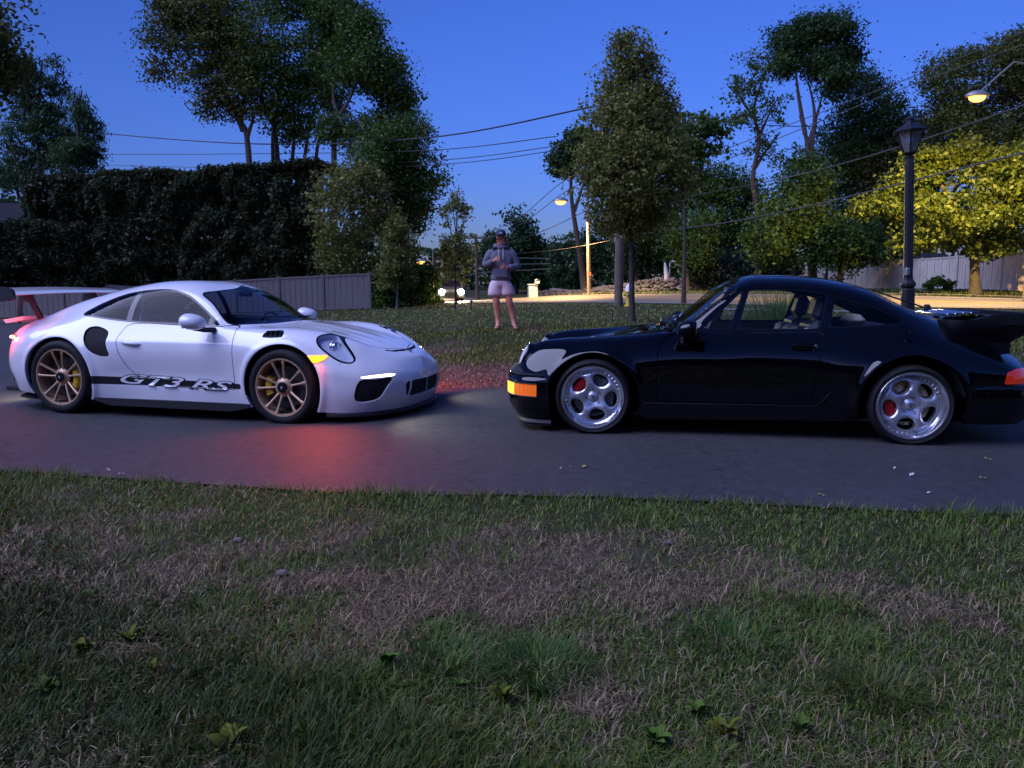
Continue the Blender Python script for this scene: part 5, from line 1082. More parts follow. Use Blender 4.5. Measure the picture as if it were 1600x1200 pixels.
# ------------------------------------------------------------------ the black coupe
def build_black():
    car = empty('classic_coupe', (3.005, 6.194, .041), 2.97, 'glossy black classic coupe with whale tail spoiler and polished five-hole wheels', 'car')
    paint = mat('black_paint', (.0016, .0018, .003), .6, coat=1., coat_rough=.012, spec=.0, coat_ior=1.5)
    K = lambda x, row: [(x, y, z) for (y, z) in row]
    net = [
     [(-.93,0,.30),(-.95,0,.42),(-.95,0,.5),(-.95,0,.56),(-.93,0,.60),(-.91,0,.63),(-.89,0,.65),(-.87,0,.67)],
     [(-.88,.5,.30),(-.90,.5,.42),(-.90,.52,.5),(-.89,.52,.56),(-.87,.5,.605),(-.84,.46,.645),(-.82,.3,.675),(-.80,0,.695)],
     [(-.70,.75,.30),(-.72,.775,.42),(-.725,.785,.5),(-.71,.775,.57),(-.68,.71,.64),(-.66,.59,.70),(-.66,.39,.75),(-.66,0,.775)],
     K(-.4, [(.83,.28),(.87,.4),(.885,.5),(.87,.60),(.785,.71),(.64,.79),(.47,.86),(0,.895)]),
     K(-.1, [(.84,.25),(.885,.38),(.895,.52),(.88,.65),(.775,.785),(.655,.88),(.51,.965),(0,1.01)]),
     K(.2, [(.84,.24),(.88,.36),(.89,.52),(.868,.66),(.75,.825),(.665,.95),(.535,1.085),(0,1.155)]),
     K(.5, [(.82,.22),(.84,.33),(.86,.5),(.842,.66),(.735,.835),(.66,.99),(.555,1.145),(0,1.235)]),
     K(.9, [(.81,.21),(.825,.31),(.835,.5),(.827,.66),(.73,.83),(.655,1.0),(.56,1.17),(0,1.256)]),
     K(1.12, [(.81,.21),(.825,.31),(.833,.5),(.825,.66),(.73,.825),(.657,.985),(.565,1.155),(0,1.245)]),
     K(1.30, [(.81,.21),(.825,.31),(.833,.5),(.825,.65),(.73,.82),(.675,.945),(.60,1.075),(0,1.165)]),
     K(1.50, [(.81,.21),(.825,.31),(.835,.49),(.828,.645),(.737,.81),(.705,.862),(.635,.93),(0,1.01)]),
     K(1.69, [(.81,.21),(.828,.31),(.84,.48),(.834,.64),(.74,.79),(.665,.828),(.52,.845),(0,.868)]),
     K(1.95, [(.82,.22),(.84,.31),(.855,.47),(.845,.62),(.735,.765),(.62,.803),(.46,.79),(0,.808)]),
     K(2.27, [(.84,.23),(.87,.32),(.885,.45),(.872,.59),(.72,.742),(.605,.774),(.45,.725),(0,.74)]),
     K(2.55, [(.83,.25),(.862,.33),(.87,.43),(.85,.56),(.715,.712),(.60,.754),(.43,.665),(0,.672)]),
     [(2.70,.80,.30),(2.73,.825,.38),(2.74,.83,.45),(2.74,.80,.545),(2.74,.70,.665),(2.73,.605,.722),(2.76,.41,.605),(2.76,0,.61)],
     [(2.80,.71,.31),(2.83,.735,.38),(2.845,.745,.44),(2.85,.73,.52),(2.835,.685,.60),(2.80,.605,.672),(2.86,.42,.56),(2.87,0,.57)],
     [(2.90,.45,.32),(2.92,.46,.38),(2.93,.46,.43),(2.93,.46,.475),(2.92,.45,.50),(2.91,.42,.52),(2.92,.3,.53),(2.93,0,.535)],
     [(2.95,0,.32),(2.96,0,.37),(2.965,0,.41),(2.965,0,.44),(2.96,0,.465),(2.955,0,.485),(2.95,0,.50),(2.945,0,.515)]]
    AR = ((2.272, .315, .352), (0., .322, .365))
    def disp(G):
        for (cx, cz, ra), a in zip(AR, (.018, .022)):
            r = np.hypot(G[..., 0] - cx, G[..., 2] - cz); m = sstep(.5, .72, G[..., 1])
            G[..., 1] += m * (a * np.exp(-((r - ra - .008) / .028) ** 2))
        # the rear flare starts with a step behind the door
        m = sstep(.7, .8, G[..., 1]); x = G[..., 0]; z = G[..., 2]
        G[..., 1] += m * .016 * sstep(.62, .40, x) * sstep(-.1, .3, x) * sstep(.72, .6, z)
        return G
    S, F, G = loft(net, 230, 84, disp)
    for cx, cz, ra in AR: F = S.cut(F, lambda X: np.where(np.abs(X[:, 1]) < .45, .3, np.hypot(X[:, 0] - cx, X[:, 2] - cz) - ra))[1]
    # glass
    vent = spl([(1.165,1.128),(1.19,1.118),(1.44,.878),(1.465,.85),(1.45,.842),(1.26,.84),(1.25,.86),(1.155,1.115)], 2)
    dw = spl([(1.215,.845),(1.20,.88),(1.125,1.125),(1.115,1.142),(1.0,1.15),(.76,1.148),(.60,1.125),(.545,1.107),(.55,1.08),(.61,.87),(.625,.848),(.9,.843)], 2)
    qw = spl([(.50,1.085),(.485,1.098),(.42,1.083),(.303,1.043),(.2,1.008),(.1,.966),(.02,.925),(.03,.90),(.10,.885),(.3,.872),(.545,.862),(.555,.875)], 2)
    gl = []
    for p in (vent, dw, qw):
        w, F = S.cut(F, side(p)); g, t = S.cut(w, lambda X: poly_sdf(p, X[:, 0], X[:, 2]) + .011); gl.append((g, t))
    # the window frames sit in a slightly proud black surround
    sur = spl([(1.50,.83),(1.19,1.145),(1.12,1.172),(.76,1.178),(.5,1.125),(.28,1.062),(.08,.985),(-.02,.925),(0,.885),(.1,.865),(.5,.842),(.9,.828),(1.3,.825)], 3)
    fr, F = S.cut(F, side(sur))
    ws = spl([(1.24,-.2),(1.24,.2),(1.225,.42),(1.19,.555),(1.35,.617),(1.55,.665),(1.60,.62),(1.645,.45),(1.665,.2),(1.67,-.2)], 4)
    wsh, F = S.cut(F, plan(ws, .80)); wg, wfr = S.cut(wsh, lambda X: poly_sdf(ws, X[:, 0], np.abs(X[:, 1])) + .02)
    rw = spl([(.26,-.2),(.26,.2),(.235,.42),(.1,.50),(-.15,.48),(-.36,.42),(-.40,.2),(-.405,-.2)], 4)
    rwd, F = S.cut(F, plan(rw, .82)); rg, rfr = S.cut(rwd, lambda X: poly_sdf(rw, X[:, 0], np.abs(X[:, 1])) + .025)
    lining = list(F) + list(fr)
    door = spl([(1.70,.80),(1.765,.735),(1.79,.65),(1.795,.45),(1.79,.315),(1.77,.300),(1.2,.300),(.70,.300),(.67,.315),(.655,.5),(.64,.62),(.612,.69),(.607,.80),(.612,.832),(1.1,.822),(1.55,.81)], 3)
    dr, F = seam(S, F, side(door))
    hood = spl([(1.69,-.3),(1.69,.2),(1.70,.42),(1.74,.56),(1.95,.55),(2.3,.50),(2.6,.45),(2.8,.40),(2.875,.25),(2.89,-.3)], 3)
    hd, F = seam(S, F, plan(hood, .5))
    fcap = [(2.02 + .075 * math.cos(a), .77 + .035 * math.sin(a)) for a in np.linspace(math.pi, 2 * math.pi, 12)]; F = line_seam(S, F, fcap, .0025)
    lid = spl([(-.45,-.3),(-.45,.3),(-.52,.43),(-.75,.44),(-.82,.38),(-.83,-.3)], 3); ld, F = seam(S, F, plan(lid, .6))
    F = line_seam(S, F, [(1.15, -.2), (1.15, .40), (1.0, .42), (.65, .42), (.62, .40), (.62, -.2)], .003, (0, 1), cond=lambda X: X[:, 2] > 1.1)   # sunroof
    tl = [(-.60,.485),(-.62,.565),(-.70,.585),(-1.1,.585),(-1.1,.485)]; tlf, F = S.cut(F, lambda X: np.where(X[:, 0] > -.55, .5, poly_sdf(tl, X[:, 0], X[:, 2])))
    body = S.build('body', F, paint, car)
    S.lip('arch_lip', F, paint, body, .035, cond=lambda p: abs(p[1]) > .6 and (abs(math.hypot(p[0] - 2.272, p[2] - .315) - .352) < .006 or abs(math.hypot(p[0], p[2] - .322) - .365) < .006), dirn=lambda p: (0, -math.copysign(1, p[1]), 0))
    S.build('inner_lining', lining, mat('blue_black_lining', (.03, .03, .036), .8), car, off=-.02)
    Mg = glass_mat('clear_car_glass', (.93, .95, .95), ior=1.36)
    for s in (-1, 1):
        sel = lambda L: [q for q in L if S.V[q[0]][1] * s > 0]
        d = S.build('door', sel(dr), paint, car)
        for (g, t), n in zip(gl, ('vent_window', 'side_window', 'quarter_window')):
            S.build(n, sel(g), Mg, car); S.build('window_seal', sel(t), M_trim, car)
        S.build('window_frame', sel(fr), paint, car, off=.004)
        # handle
        h = MB(); y = s * .822; z = .735
        h.lathe([(.048, -.001), (.046, .003), (.0001, .004)], 24, c=(.745, 0, z)); h.v = [(p[0] + (p[0] - .745) * .55, y + s * p[1] * 1.2, z + (p[2] - z) * .62) for p in h.v]; hr = h.build('handle_recess', M_trim, d)
        h = MB(); h.tube([(.80, y, z + .004), (.785, y + s * .022, z + .006), (.70, y + s * .024, z + .004), (.675, y + s * .004, z + .002)], [.008, .0085, .0085, .010], 8); h.build('door_handle', paint, d)
        h = MB(); h.lathe([(.0001, .018), (.011, .016), (.013, 0)], 14, c=(.655, 0, .737)); h.v = [(p[0], y + s * p[1], p[2]) for p in h.v]; h.build('door_lock', M_chrome, d)
        # headlight: tilted round lens in a body-coloured ring
        Mx = Matrix.Translation((2.835, s * .60, .612)) @ Matrix.Rotation(s * R(6), 4, 'Z') @ Matrix.Rotation(R(-24), 4, 'Y')
        r = MB(); r.lathe([(.122, -.07), (.118, .0), (.112, .010), (.104, .012), (.100, .006)], 40, axis='X'); hl = r.build('headlight', paint, car, M=Mx)
        r = MB(); r.lathe([(.101, .004), (.09, .016), (.06, .028), (.03, .033), (.0001, .035)], 40, axis='X'); r.build('lens', mat('fluted_lens', (.55, .57, .58), .12, spec=.8), hl, M=Mx)
        # marker in the bumper
        mirror_b(car, s, paint)
        wheel_well(car, 2.272, .315, .35, .5, .84, s); wheel_well(car, 0, .322, .365, .46, .86, s)
        tlo = S.build('tail_light', sel(tlf), mat('red_lens', (.30, .012, .008), .12, coat=.5, emit=((1., .06, .02), .10)), car, off=.006)
        k = MB(); k.prism([(.50, .44), (.40, .455), (.36, .43), (.37, .26), (.44, .19), (1.84, .165), (1.93, .20), (1.92, .285), (.66, .295), (.60, .32)], s * .80, s * .838); k.build('sill_skirt', paint, car)
        kt = MB(); kt.tube([(1.915, s * .84, .287), (.66, s * .84, .297), (.60, s * .842, .325), (.52, s * .852, .435), (.47, s * .866, .452), (.37, s * .878, .458)], .005, 6); kt.build('sill_edge', M_trim, car)
        v = MB(); v.box((.0, s * .80, .845), (.045, .02, .008)); v.build('pillar_badge', M_trim, car)
    S.build('hood', hd, paint, car); S.build('engine_lid', ld, paint, car)
    S.build('windshield', wg, Mg, car); S.build('windshield_seal', wfr, M_trim, car, off=.003)
    S.build('rear_window', rg, Mg, car); S.build('rear_window_seal', rfr, M_trim, car, off=.003)
    # bumpers: swept profiles following the plan of the nose and tail
    def bumper(name, path, prof, m):
        b = MB(); n = len(prof); vs = []
        P = spl(path, 6, False); P = np.r_[P * [1, -1], P[::-1][1:]] if False else P
        full = [(x, -y) for x, y in P] + [(x, y) for x, y in P[::-1][1:]]
        for i, (x, y) in enumerate(full):
            a = full[max(i - 1, 0)]; c = full[min(i + 1, len(full) - 1)]; t = np.array([c[0] - a[0], c[1] - a[1]]); t /= np.linalg.norm(t); nn = np.array([t[1], -t[0]])
            if nn @ np.array([x - 1.1, y * 1.5]) < 0: nn = -nn
            vs += [(x + nn[0] * o, y + nn[1] * o, z) for o, z in prof]
        b.add(vs, [(i * n + k, i * n + k + 1, (i + 1) * n + k + 1, (i + 1) * n + k) for i in range(len(full) - 1) for k in range(n - 1)], True)
        e = [tuple(range(n)), tuple(range((len(full) - 1) * n, len(full) * n))]; b.f += e; b.sm += [False, False]
        return b.build(name, m, car)
    fb = bumper('front_bumper', [(2.61, .845), (2.72, .835), (2.82, .79), (2.90, .70), (2.955, .55), (2.995, .3), (3.005, 0)], [(-.10, .50), (-.05, .488), (-.005, .475), (.022, .455), (.030, .43), (.030, .30), (.022, .24), (.0, .19), (-.03, .145), (-.06, .12), (-.2, .11)], paint)
    st = bumper('bumper_strip', [(2.61, .845), (2.72, .835), (2.82, .79), (2.90, .70), (2.955, .55), (2.995, .3), (3.005, 0)], [(-.06, .498), (-.02, .494), (.006, .484), (.004, .476), (-.02, .486)], M_blackpl)
    lip = bumper('chin_spoiler', [(2.60, .80), (2.72, .78), (2.82, .73), (2.88, .62), (2.92, .45), (2.945, 0)], [(-.1, .125), (.0, .125), (.012, .10), (.0, .075), (-.05, .072), (-.1, .075)], M_blackpl)
    for s in (-1, 1):
        # wrap-around turn lamp set proud of the bumper's corner
        Q = spl([(2.61, .845), (2.72, .835), (2.82, .79), (2.90, .70), (2.955, .55), (2.995, .3)], 6, False); P = []
        for i in range(5, 24):
            t = Q[i + 1] - Q[i - 1]; t /= np.linalg.norm(t); nn = np.array([t[1], -t[0]]); nn = nn if nn @ np.array([Q[i][0] - 1.1, Q[i][1]]) > 0 else -nn; P.append(Q[i] + nn * (.034 + .0022 * (i % 2)))
        P = np.array(P); vs = []
        for x, y in P: vs += [(x, s * y, .318), (x, s * y, .412)]
        n = len(P)
        cut_i = 11
        tn = MB(); tn.add(vs[:2 * cut_i + 2], [(2 * i, 2 * i + 1, 2 * i + 3, 2 * i + 2) for i in range(cut_i)]); tl = tn.build('turn_lamp', mat('amber_side_lens', (.75, .16, .015), .2, coat=.5, emit=((1., .15, .006), .24)), car)
        tn = MB(); tn.add(vs[2 * cut_i:], [(2 * i, 2 * i + 1, 2 * i + 3, 2 * i + 2) for i in range(n - 1 - cut_i)]); tn.build('turn_lamp_front', mat('amber_lit_lens', (.9, .35, .03), .2, emit=((1., .42, .03), 1.7)), tl)
        fm = MB(); fm.tube([(x, s * (y + .001), .315) for x, y in P], .005, 6); fm.tube([(x, s * (y + .001), .415) for x, y in P], .005, 6); fm.build('lamp_frame', M_blackpl, tl)
    rb = bumper('rear_bumper', [(-.36, .872), (-.5, .865), (-.68, .83), (-.82, .74), (-.90, .58), (-.945, .3), (-.955, 0)], [(-.12, .492), (-.03, .488), (.0, .475), (.012, .45), (.012, .34), (.005, .28), (-.02, .22), (-.05, .19), (-.2, .19)], paint)
    # whale tail: tray with raised rubber lip on a flared base
    def ring(pts, z, n=6): return [(x, y, z) for x, y in spl(pts, n)]
    base = MB(); lv = [([(-.36,-.46),(-.36,.46),(-.50,.52),(-.74,.50),(-.80,.36),(-.80,-.36),(-.74,-.50),(-.50,-.52)], .66), ([(-.37,-.47),(-.37,.47),(-.52,.53),(-.74,.51),(-.80,.37),(-.80,-.37),(-.74,-.51),(-.52,-.53)], .76),
         ([(-.33,-.52),(-.33,.52),(-.52,.60),(-.80,.60),(-.90,.44),(-.90,-.44),(-.80,-.60),(-.52,-.60)], .84), ([(-.30,-.54),(-.30,.54),(-.52,.64),(-.84,.65),(-.98,.48),(-.98,-.48),(-.84,-.65),(-.52,-.64)], .895)]
    V = [ring(p, z) for p, z in lv]; V.append([(x, y, .925 + .045 * sstep(-.42, -.62, np.array(x))) for x, y, z in V[-1]]); V.append([(x * .93 - .03, y * .93, z - .004) for x, y, z in V[-1]]); V.append([(x, y, z - .03) for x, y, z in V[-1]])
    n = len(V[0]); base.add([p for r in V for p in r], [(i * n + k, i * n + (k + 1) % n, (i + 1) * n + (k + 1) % n, (i + 1) * n + k) for i in range(len(V) - 1) for k in range(n)], True)
    base.f.append(tuple((len(V) - 1) * n + k for k in range(n))); base.sm.append(False); sp = base.build('whale_tail', mat('spoiler_rubber', (.006, .006, .008), .45), car)
    gr = MB(); gr.prism([(-.31, .915), (-.34, .94), (-.62, .955), (-.64, .93)], -.42, .42); gr.build('intake_tray', paint, sp)
    for i in range(5):
        g = MB(); g.box((-.37 - i * .055, 0, .957 + i * .004), (.014, .80, .012), bev=.004); g.build('grille_bar', M_chrome if i < 4 else M_trim, sp)
    wp = MB(); wp.tube([(-.30, .1, 1.0), (-.05, .14, 1.082), (.12, .15, 1.14)], .007, 6); wp.tube([(-.30, .1, .99), (-.34, .1, 1.01)], .02, 8); wp.box((-.32, .10, 1.0), (.05, .04, .05), bev=.012); wp.build('rear_wiper', M_blackpl, car)
    fw = MB()
    for a, b_ in (((1.69, .30, .885), (1.60, -.28, .94)), ((1.70, .62, .85), (1.62, .12, .925))): fw.tube([a, ((a[0] + b_[0]) / 2 + .01, (a[1] + b_[1]) / 2, (a[2] + b_[2]) / 2 + .02), b_], .009, 6)
    for y in (.30, .62): fw.lathe([(.022, -.01), (.02, .02), (.0001, .026)], 10, axis='Z', c=(1.705, y, .86))
    fw.build('wiper', M_blackpl, car)
    ub = MB(); L = [(p[0], p[1]) for p in G[::6, 0] if p[0] < 2.9 and p[0] > -.85]
    ub.add([(x, y, .20) for x, y in L] + [(x, -y, .20) for x, y in L], [(i, i + 1, len(L) + i + 1, len(L) + i) for i in range(len(L) - 1)]); ub.box((-.62, 0, .26), (.5, .9, .2)); ub.build('underbody', M_lining, car)
    Dg = mat('gold_tinted_disc', (.50, .40, .26), .35, metal=1.); Dd = mat('dark_disc', (.20, .20, .21), .4, metal=1.)
    dish_wheel(car, (2.272, .862, .322), math.pi, .292, .240, .22, R(-5), R(143), .035, Dd); w = dish_wheel(car, (0, .888, .322), math.pi, .292, .242, .26, R(46), R(187), .062, Dg)
    dish_wheel(car, (2.272, -.862, .322), 0, .292, .240, .22, R(30), R(20), .035, Dd); dish_wheel(car, (0, -.888, .322), 0, .292, .242, .26, R(10), R(0), .062, Dg)
    ws_ = [c for c in car.children if c.name.split('.')[0] == 'wheel']
    sidewall_text(ws_[0], 'PILOT', .262, R(112), _mats['sidewall_letter']); sidewall_text(ws_[1], 'MICHELIN', .262, R(135), _mats['sidewall_letter'])
    # cabin
    Mc = mat('cream_leather', (.55, .50, .34), .5); Mk = mat('blue_black_leather', (.02, .022, .03), .5)
    for s in (-1, 1): seat(car, .95, s * .35, Mk, Mc, z0=.26)
    steering(car, 1.42, .35, .80, Mk)
    ds = MB(); ds.prism([(1.48, .35), (1.46, .76), (1.52, .82), (1.66, .83), (1.68, .35)], -.64, .64); ds.build('dashboard', Mk, car)
    fl = MB(); fl.box((.9, 0, .27), (1.7, 1.4, .04)); fl.build('cabin_floor', M_lining, car)
    rs = MB(); rs.box((.25, 0, .58), (.35, 1.15, .10), bev=.04); rs.box((.02, 0, .74), (.12, 1.15, .26), bev=.05); rs.build('rear_seat', Mk, car)
    pl = MB(); pl.box((.10, -.42, .875), (.16, .30, .10), bev=.045); pl.build('parcel_cushion', Mc, car)
    im = MB(); im.box((1.22, 0, 1.14), (.02, .20, .05), bev=.01); im.build('interior_mirror', M_blackpl, car)
    an = MB(); an.tube([(1.14, 0, 1.245), (1.13, 0, 1.262)], .006, 6); an.build('aerial', M_blackpl, car)
    return car
def mirror_b(car, s, paint):
    c = (1.555, .90, .865); b = MB(); n = 18; vs = []
    for i in range(10):
        t = i / 9; a = math.pi * t; k = math.sin(a) ** .6; x = math.cos(a); x = x if x > 0 else x * .35
        for j in range(n):
            q = 2 * math.pi * j / n; vs.append((c[0] + x * .105, s * c[1] + math.cos(q) * k * .095, c[2] + math.sin(q) * k * .06 - .015 * x))
    b.add(vs, [(i * n + j, i * n + (j + 1) % n, (i + 1) * n + (j + 1) % n, (i + 1) * n + j) for i in range(9) for j in range(n)], True); o = b.build('door_mirror', paint, car)
    f = MB(); f.prism([(1.62, .835), (1.60, .80), (1.50, .765), (1.44, .755), (1.49, .80), (1.52, .84)], s * .76, s * .90); f.build('mirror_foot', M_trim, o)
    g = MB(); g.box((c[0] - .034, s * c[1], c[2]), (.006, .14, .085)); g.build('mirror_glass', M_chrome, o)
black = build_black()
# ------------------------------------------------------------------ the man on the lawn
def skin_mesh(name, verts, edges, root, m, parent, sub=2):
    """verts: {key: ((x,y,z), (rx,ry))}; grows one continuous surface round the skeleton"""
    import bmesh
    bm = bmesh.new(); lay = bm.verts.layers.skin.verify(); V = {}
    for k, (co, r) in verts.items():
        v = bm.verts.new(co); s = v[lay]; s.radius = r if hasattr(r, '__len__') else (r, r); s.use_root = (k == root); V[k] = v
    for a, b in edges: bm.edges.new((V[a], V[b]))
    me = bpy.data.meshes.new(name); bm.to_mesh(me); bm.free(); o = bpy.data.objects.new(name, me); C.objects.link(o)
    sk = o.modifiers.new('skin', 'SKIN'); sk.use_smooth_shade = True; sk.branch_smoothing = .4; sb = o.modifiers.new('sub', 'SUBSURF'); sb.levels = sb.render_levels = sub
    bpy.context.view_layer.update(); me2 = bpy.data.meshes.new_from_object(o.evaluated_get(bpy.context.evaluated_depsgraph_get())); bpy.data.objects.remove(o)
    me2.name = name; me2.materials.clear(); me2.materials.append(m); me2.polygons.foreach_set('use_smooth', [True] * len(me2.polygons)); return link(name, me2, parent)
def person():
    g = ground_at(783, 13.8); p = empty('person', tuple(g + [0, 0, .03]), 0, 'person in blue hoodie, pale shorts and dark cap walking barefoot in sandals on the lawn', 'person')
    skin = mat('skin', (.62, .27, .17), .55); 
    J = {'pel': ((0, 0, .94), (.135, .10)), 'sp': ((0, 0, 1.12), (.13, .095)), 'ch': ((0, .01, 1.30), (.15, .10)), 'ne0': ((0, .01, 1.43), (.075, .065)), 'ne': ((0, 0, 1.50), .068), 'jaw': ((-.005, -.025, 1.565), (.072, .082)), 'hd': ((-.005, -.01, 1.645), (.09, .108)), 'top': ((-.005, 0, 1.71), (.062, .078)),
         'nose': ((-.012, -.112, 1.61), .013), 'chin': ((-.008, -.075, 1.545), .028), 'earL': ((-.085, 0, 1.62), .016), 'earR': ((.075, 0, 1.62), .016),
         'shL': ((-.17, .01, 1.385), .06), 'elL': ((-.255, .0, 1.13), .042), 'wrL': ((-.12, -.20, 1.22), .028), 'paL': ((-.075, -.235, 1.245), (.046, .028)),
         'shR': ((.17, .01, 1.385), .06), 'elR': ((.262, .0, 1.11), .042), 'wrR': ((.105, -.205, 1.10), .028), 'paR': ((.06, -.235, 1.105), (.046, .028)),
         'hiL': ((-.085, 0, .88), .09), 'knL': ((-.09, -.03, .48), .066), 'caL': ((-.07, .015, .33), .064), 'anL': ((-.05, .02, .09), .046), 'heL': ((-.04, .035, .035), .034), 'foL': ((-.075, -.10, .025), (.042, .022)), 'toL': ((-.095, -.165, .018), (.042, .014)),
         'hiR': ((.085, 0, .88), .09), 'knR': ((.15, -.05, .48), .066), 'caR': ((.19, .0, .33), .064), 'anR': ((.235, -.01, .09), .046), 'heR': ((.235, .005, .035), .034), 'foR': ((.262, -.13, .025), (.042, .022)), 'toR': ((.28, -.195, .018), (.042, .014))}
    E = [('pel', 'sp'), ('sp', 'ch'), ('ch', 'ne0'), ('ne0', 'ne'), ('ne', 'jaw'), ('jaw', 'hd'), ('hd', 'top'), ('hd', 'nose'), ('jaw', 'chin'), ('hd', 'earL'), ('hd', 'earR')]
    for s in 'LR':
        E += [('ch', 'sh' + s), ('sh' + s, 'el' + s), ('el' + s, 'wr' + s), ('wr' + s, 'pa' + s), ('pel', 'hi' + s), ('hi' + s, 'kn' + s), ('kn' + s, 'ca' + s), ('ca' + s, 'an' + s), ('an' + s, 'he' + s), ('an' + s, 'fo' + s), ('fo' + s, 'to' + s)]
        w = np.array(J['pa' + s][0]); d = 1 if s == 'L' else -1
        for i in range(4):      # four fingers curled round, thumb from the side of the palm
            b = w + np.array([.028 * d, -.022, .030 - .020 * i]); ln = (.030, .034, .031, .024)[i]
            J['f%d0%s' % (i, s)] = (tuple(b), .0095); J['f%d1%s' % (i, s)] = (tuple(b + np.array([ln * d * .8, -ln * .35, -.004])), .009); J['f%d2%s' % (i, s)] = (tuple(b + np.array([ln * d * 1.0, ln * .45, -.012])), .0075)
            E += [('pa' + s, 'f%d0%s' % (i, s)), ('f%d0%s' % (i, s), 'f%d1%s' % (i, s)), ('f%d1%s' % (i, s), 'f%d2%s' % (i, s))]
        J['t0' + s] = (tuple(w + np.array([-.004 * d, -.012, .042])), .011); J['t1' + s] = (tuple(w + np.array([.022 * d, -.03, .062])), .009); E += [('pa' + s, 't0' + s), ('t0' + s, 't1' + s)]
    body = skin_mesh('body', J, E, 'pel', skin, p)
    H = {'b': ((0, 0, .83), (.20, .15)), 'h': ((0, 0, .93), (.215, .16)), 'w': ((0, 0, 1.10), (.20, .15)), 'c': ((0, .01, 1.27), (.225, .16)), 'n': ((0, .01, 1.40), (.15, .12)), 'n2': ((0, .012, 1.505), (.09, .09)),
         'sL': ((-.20, .01, 1.365), .105), 'eL': ((-.285, .0, 1.12), .082), 'mL': ((-.205, -.12, 1.17), .072), 'wL': ((-.14, -.20, 1.215), .056), 'sR': ((.20, .01, 1.365), .105), 'eR': ((.29, .0, 1.10), .084), 'mR': ((.205, -.12, 1.10), .072), 'wR': ((.13, -.20, 1.10), .056)}
    hm = mat('hoodie_fabric', (.13, .14, .18), .9, bump=(60, .4, .006)); hood = skin_mesh('hoodie', H, [('b', 'h'), ('h', 'w'), ('w', 'c'), ('c', 'n'), ('n', 'n2')] + [e for s in 'LR' for e in (('c', 's' + s), ('s' + s, 'e' + s), ('e' + s, 'm' + s), ('m' + s, 'w' + s))], 'w', hm, p)
    t = MB(); t.tube([(.11 * math.cos(a), .03 + .10 * math.sin(a), 1.485 + .03 * math.sin(a)) for a in np.linspace(-2.6, 5.74 - 2.0, 20)], [.036] * 20, 10); t.build('hood', hm, hood)
    for s in (-1, 1): d = MB(); d.tube([(s * .035, -.118, 1.43), (s * .04, -.158, 1.33), (s * .038, -.168, 1.24)], .006, 6); d.build('drawstring', mat('drawstring_cord', (.6, .58, .6), .8), hood)
    pk = MB(); pk.box((0, -.158, 1.0), (.24, .02, .15), bev=.008); pk.build('pocket', hm, hood)
    S_ = {'p': ((0, 0, 1.0), (.20, .15)), 'q': ((0, 0, .88), (.21, .155)), 'L': ((-.105, 0, .80), (.135, .15)), 'L2': ((-.105, -.012, .66), (.135, .15)), 'L3': ((-.105, -.015, .56), (.14, .155)), 'R': ((.108, 0, .80), (.135, .15)), 'R2': ((.12, -.01, .66), (.135, .15)), 'R3': ((.125, -.012, .57), (.14, .155))}
    skin_mesh('shorts', S_, [('p', 'q'), ('q', 'L'), ('L', 'L2'), ('L2', 'L3'), ('q', 'R'), ('R', 'R2'), ('R2', 'R3')], 'p', mat('shorts_fabric', (.66, .53, .55), .9, bump=(50, .4, .006)), p, 2)
    cm = mat('cap_fabric', (.035, .04, .075), .8); c = MB(); n = 20; prof = [(0.092, 1.66), (.094, 1.69), (.088, 1.73), (.066, 1.765), (.03, 1.782), (.0001, 1.785)]
    c.lathe(prof, n, axis='Z', c=(-.005, -.005, 0)); c.v = [(v[0], (v[1]) * 1.16, v[2]) for v in c.v]; cap = c.build('cap', cm, p)
    v = MB(); pts = [(-.08, -.07), (-.075, -.13), (-.045, -.172), (-.005, -.185), (.035, -.172), (.065, -.13), (.07, -.07)]; v.add([(x, y, 1.668 - .02 * (abs(x + .005) / .08) ** 2 + .0) for x, y in pts] + [(x, y, 1.676 - .02 * (abs(x + .005) / .08) ** 2) for x, y in pts], [tuple(range(7))[::-1], tuple(range(7, 14))] + [(i, i + 1, i + 8, i + 7) for i in range(6)]); v.build('brim', cm, cap)
    lg = MB(); lg.box((-.005, -.112, 1.705), (.055, .006, .024), bev=.004); lg.build('cap_emblem', mat('emblem_pale', (.5, .5, .55), .7), cap)
    ey = MB(); gl = mat('eye_dark', (.02, .015, .015), .3)
    for s in (-1, 1): e = MB(); e.lathe([(.012, -.098), (.009, -.106), (.0001, -.108)], 8, axis='Y', c=(s * .032 - .008, 0, 1.633)); e.build('eye', gl, body)
    mo = MB(); mo.box((-.008, -.104, 1.566), (.045, .006, .008), bev=.002); mo.build('mouth', mat('lips', (.36, .12, .10), .5), body)
    hr = MB(); hr.lathe([(.086, 1.60), (.088, 1.66)], 16, axis='Z', c=(-.005, .012, 0), arc=(R(-10), R(190))); hr.build('hair', mat('hair_brown', (.05, .032, .022), .7), body)
    for s, (hx, hy, tx, ty) in (('L', (-.04, .06, -.10, -.205)), ('R', (.23, .03, .288, -.235))):
        f = MB(); d = np.array([tx - hx, ty - hy]); L = np.linalg.norm(d); d /= L; nn = np.array([-d[1], d[0]]); out = []
        for k in range(16):
            a = 2 * math.pi * k / 16; u = (1 - math.cos(a)) / 2 * L; w = math.sin(a) * (.040 + .012 * u / L); q = np.array([hx, hy]) + d * u + nn * w; out.append((q[0], q[1]))
        f.prism(out, .0, .014, 'XY'); sd = f.build('sandal', mat('sandal_rubber', (.10, .07, .06), .8), p)
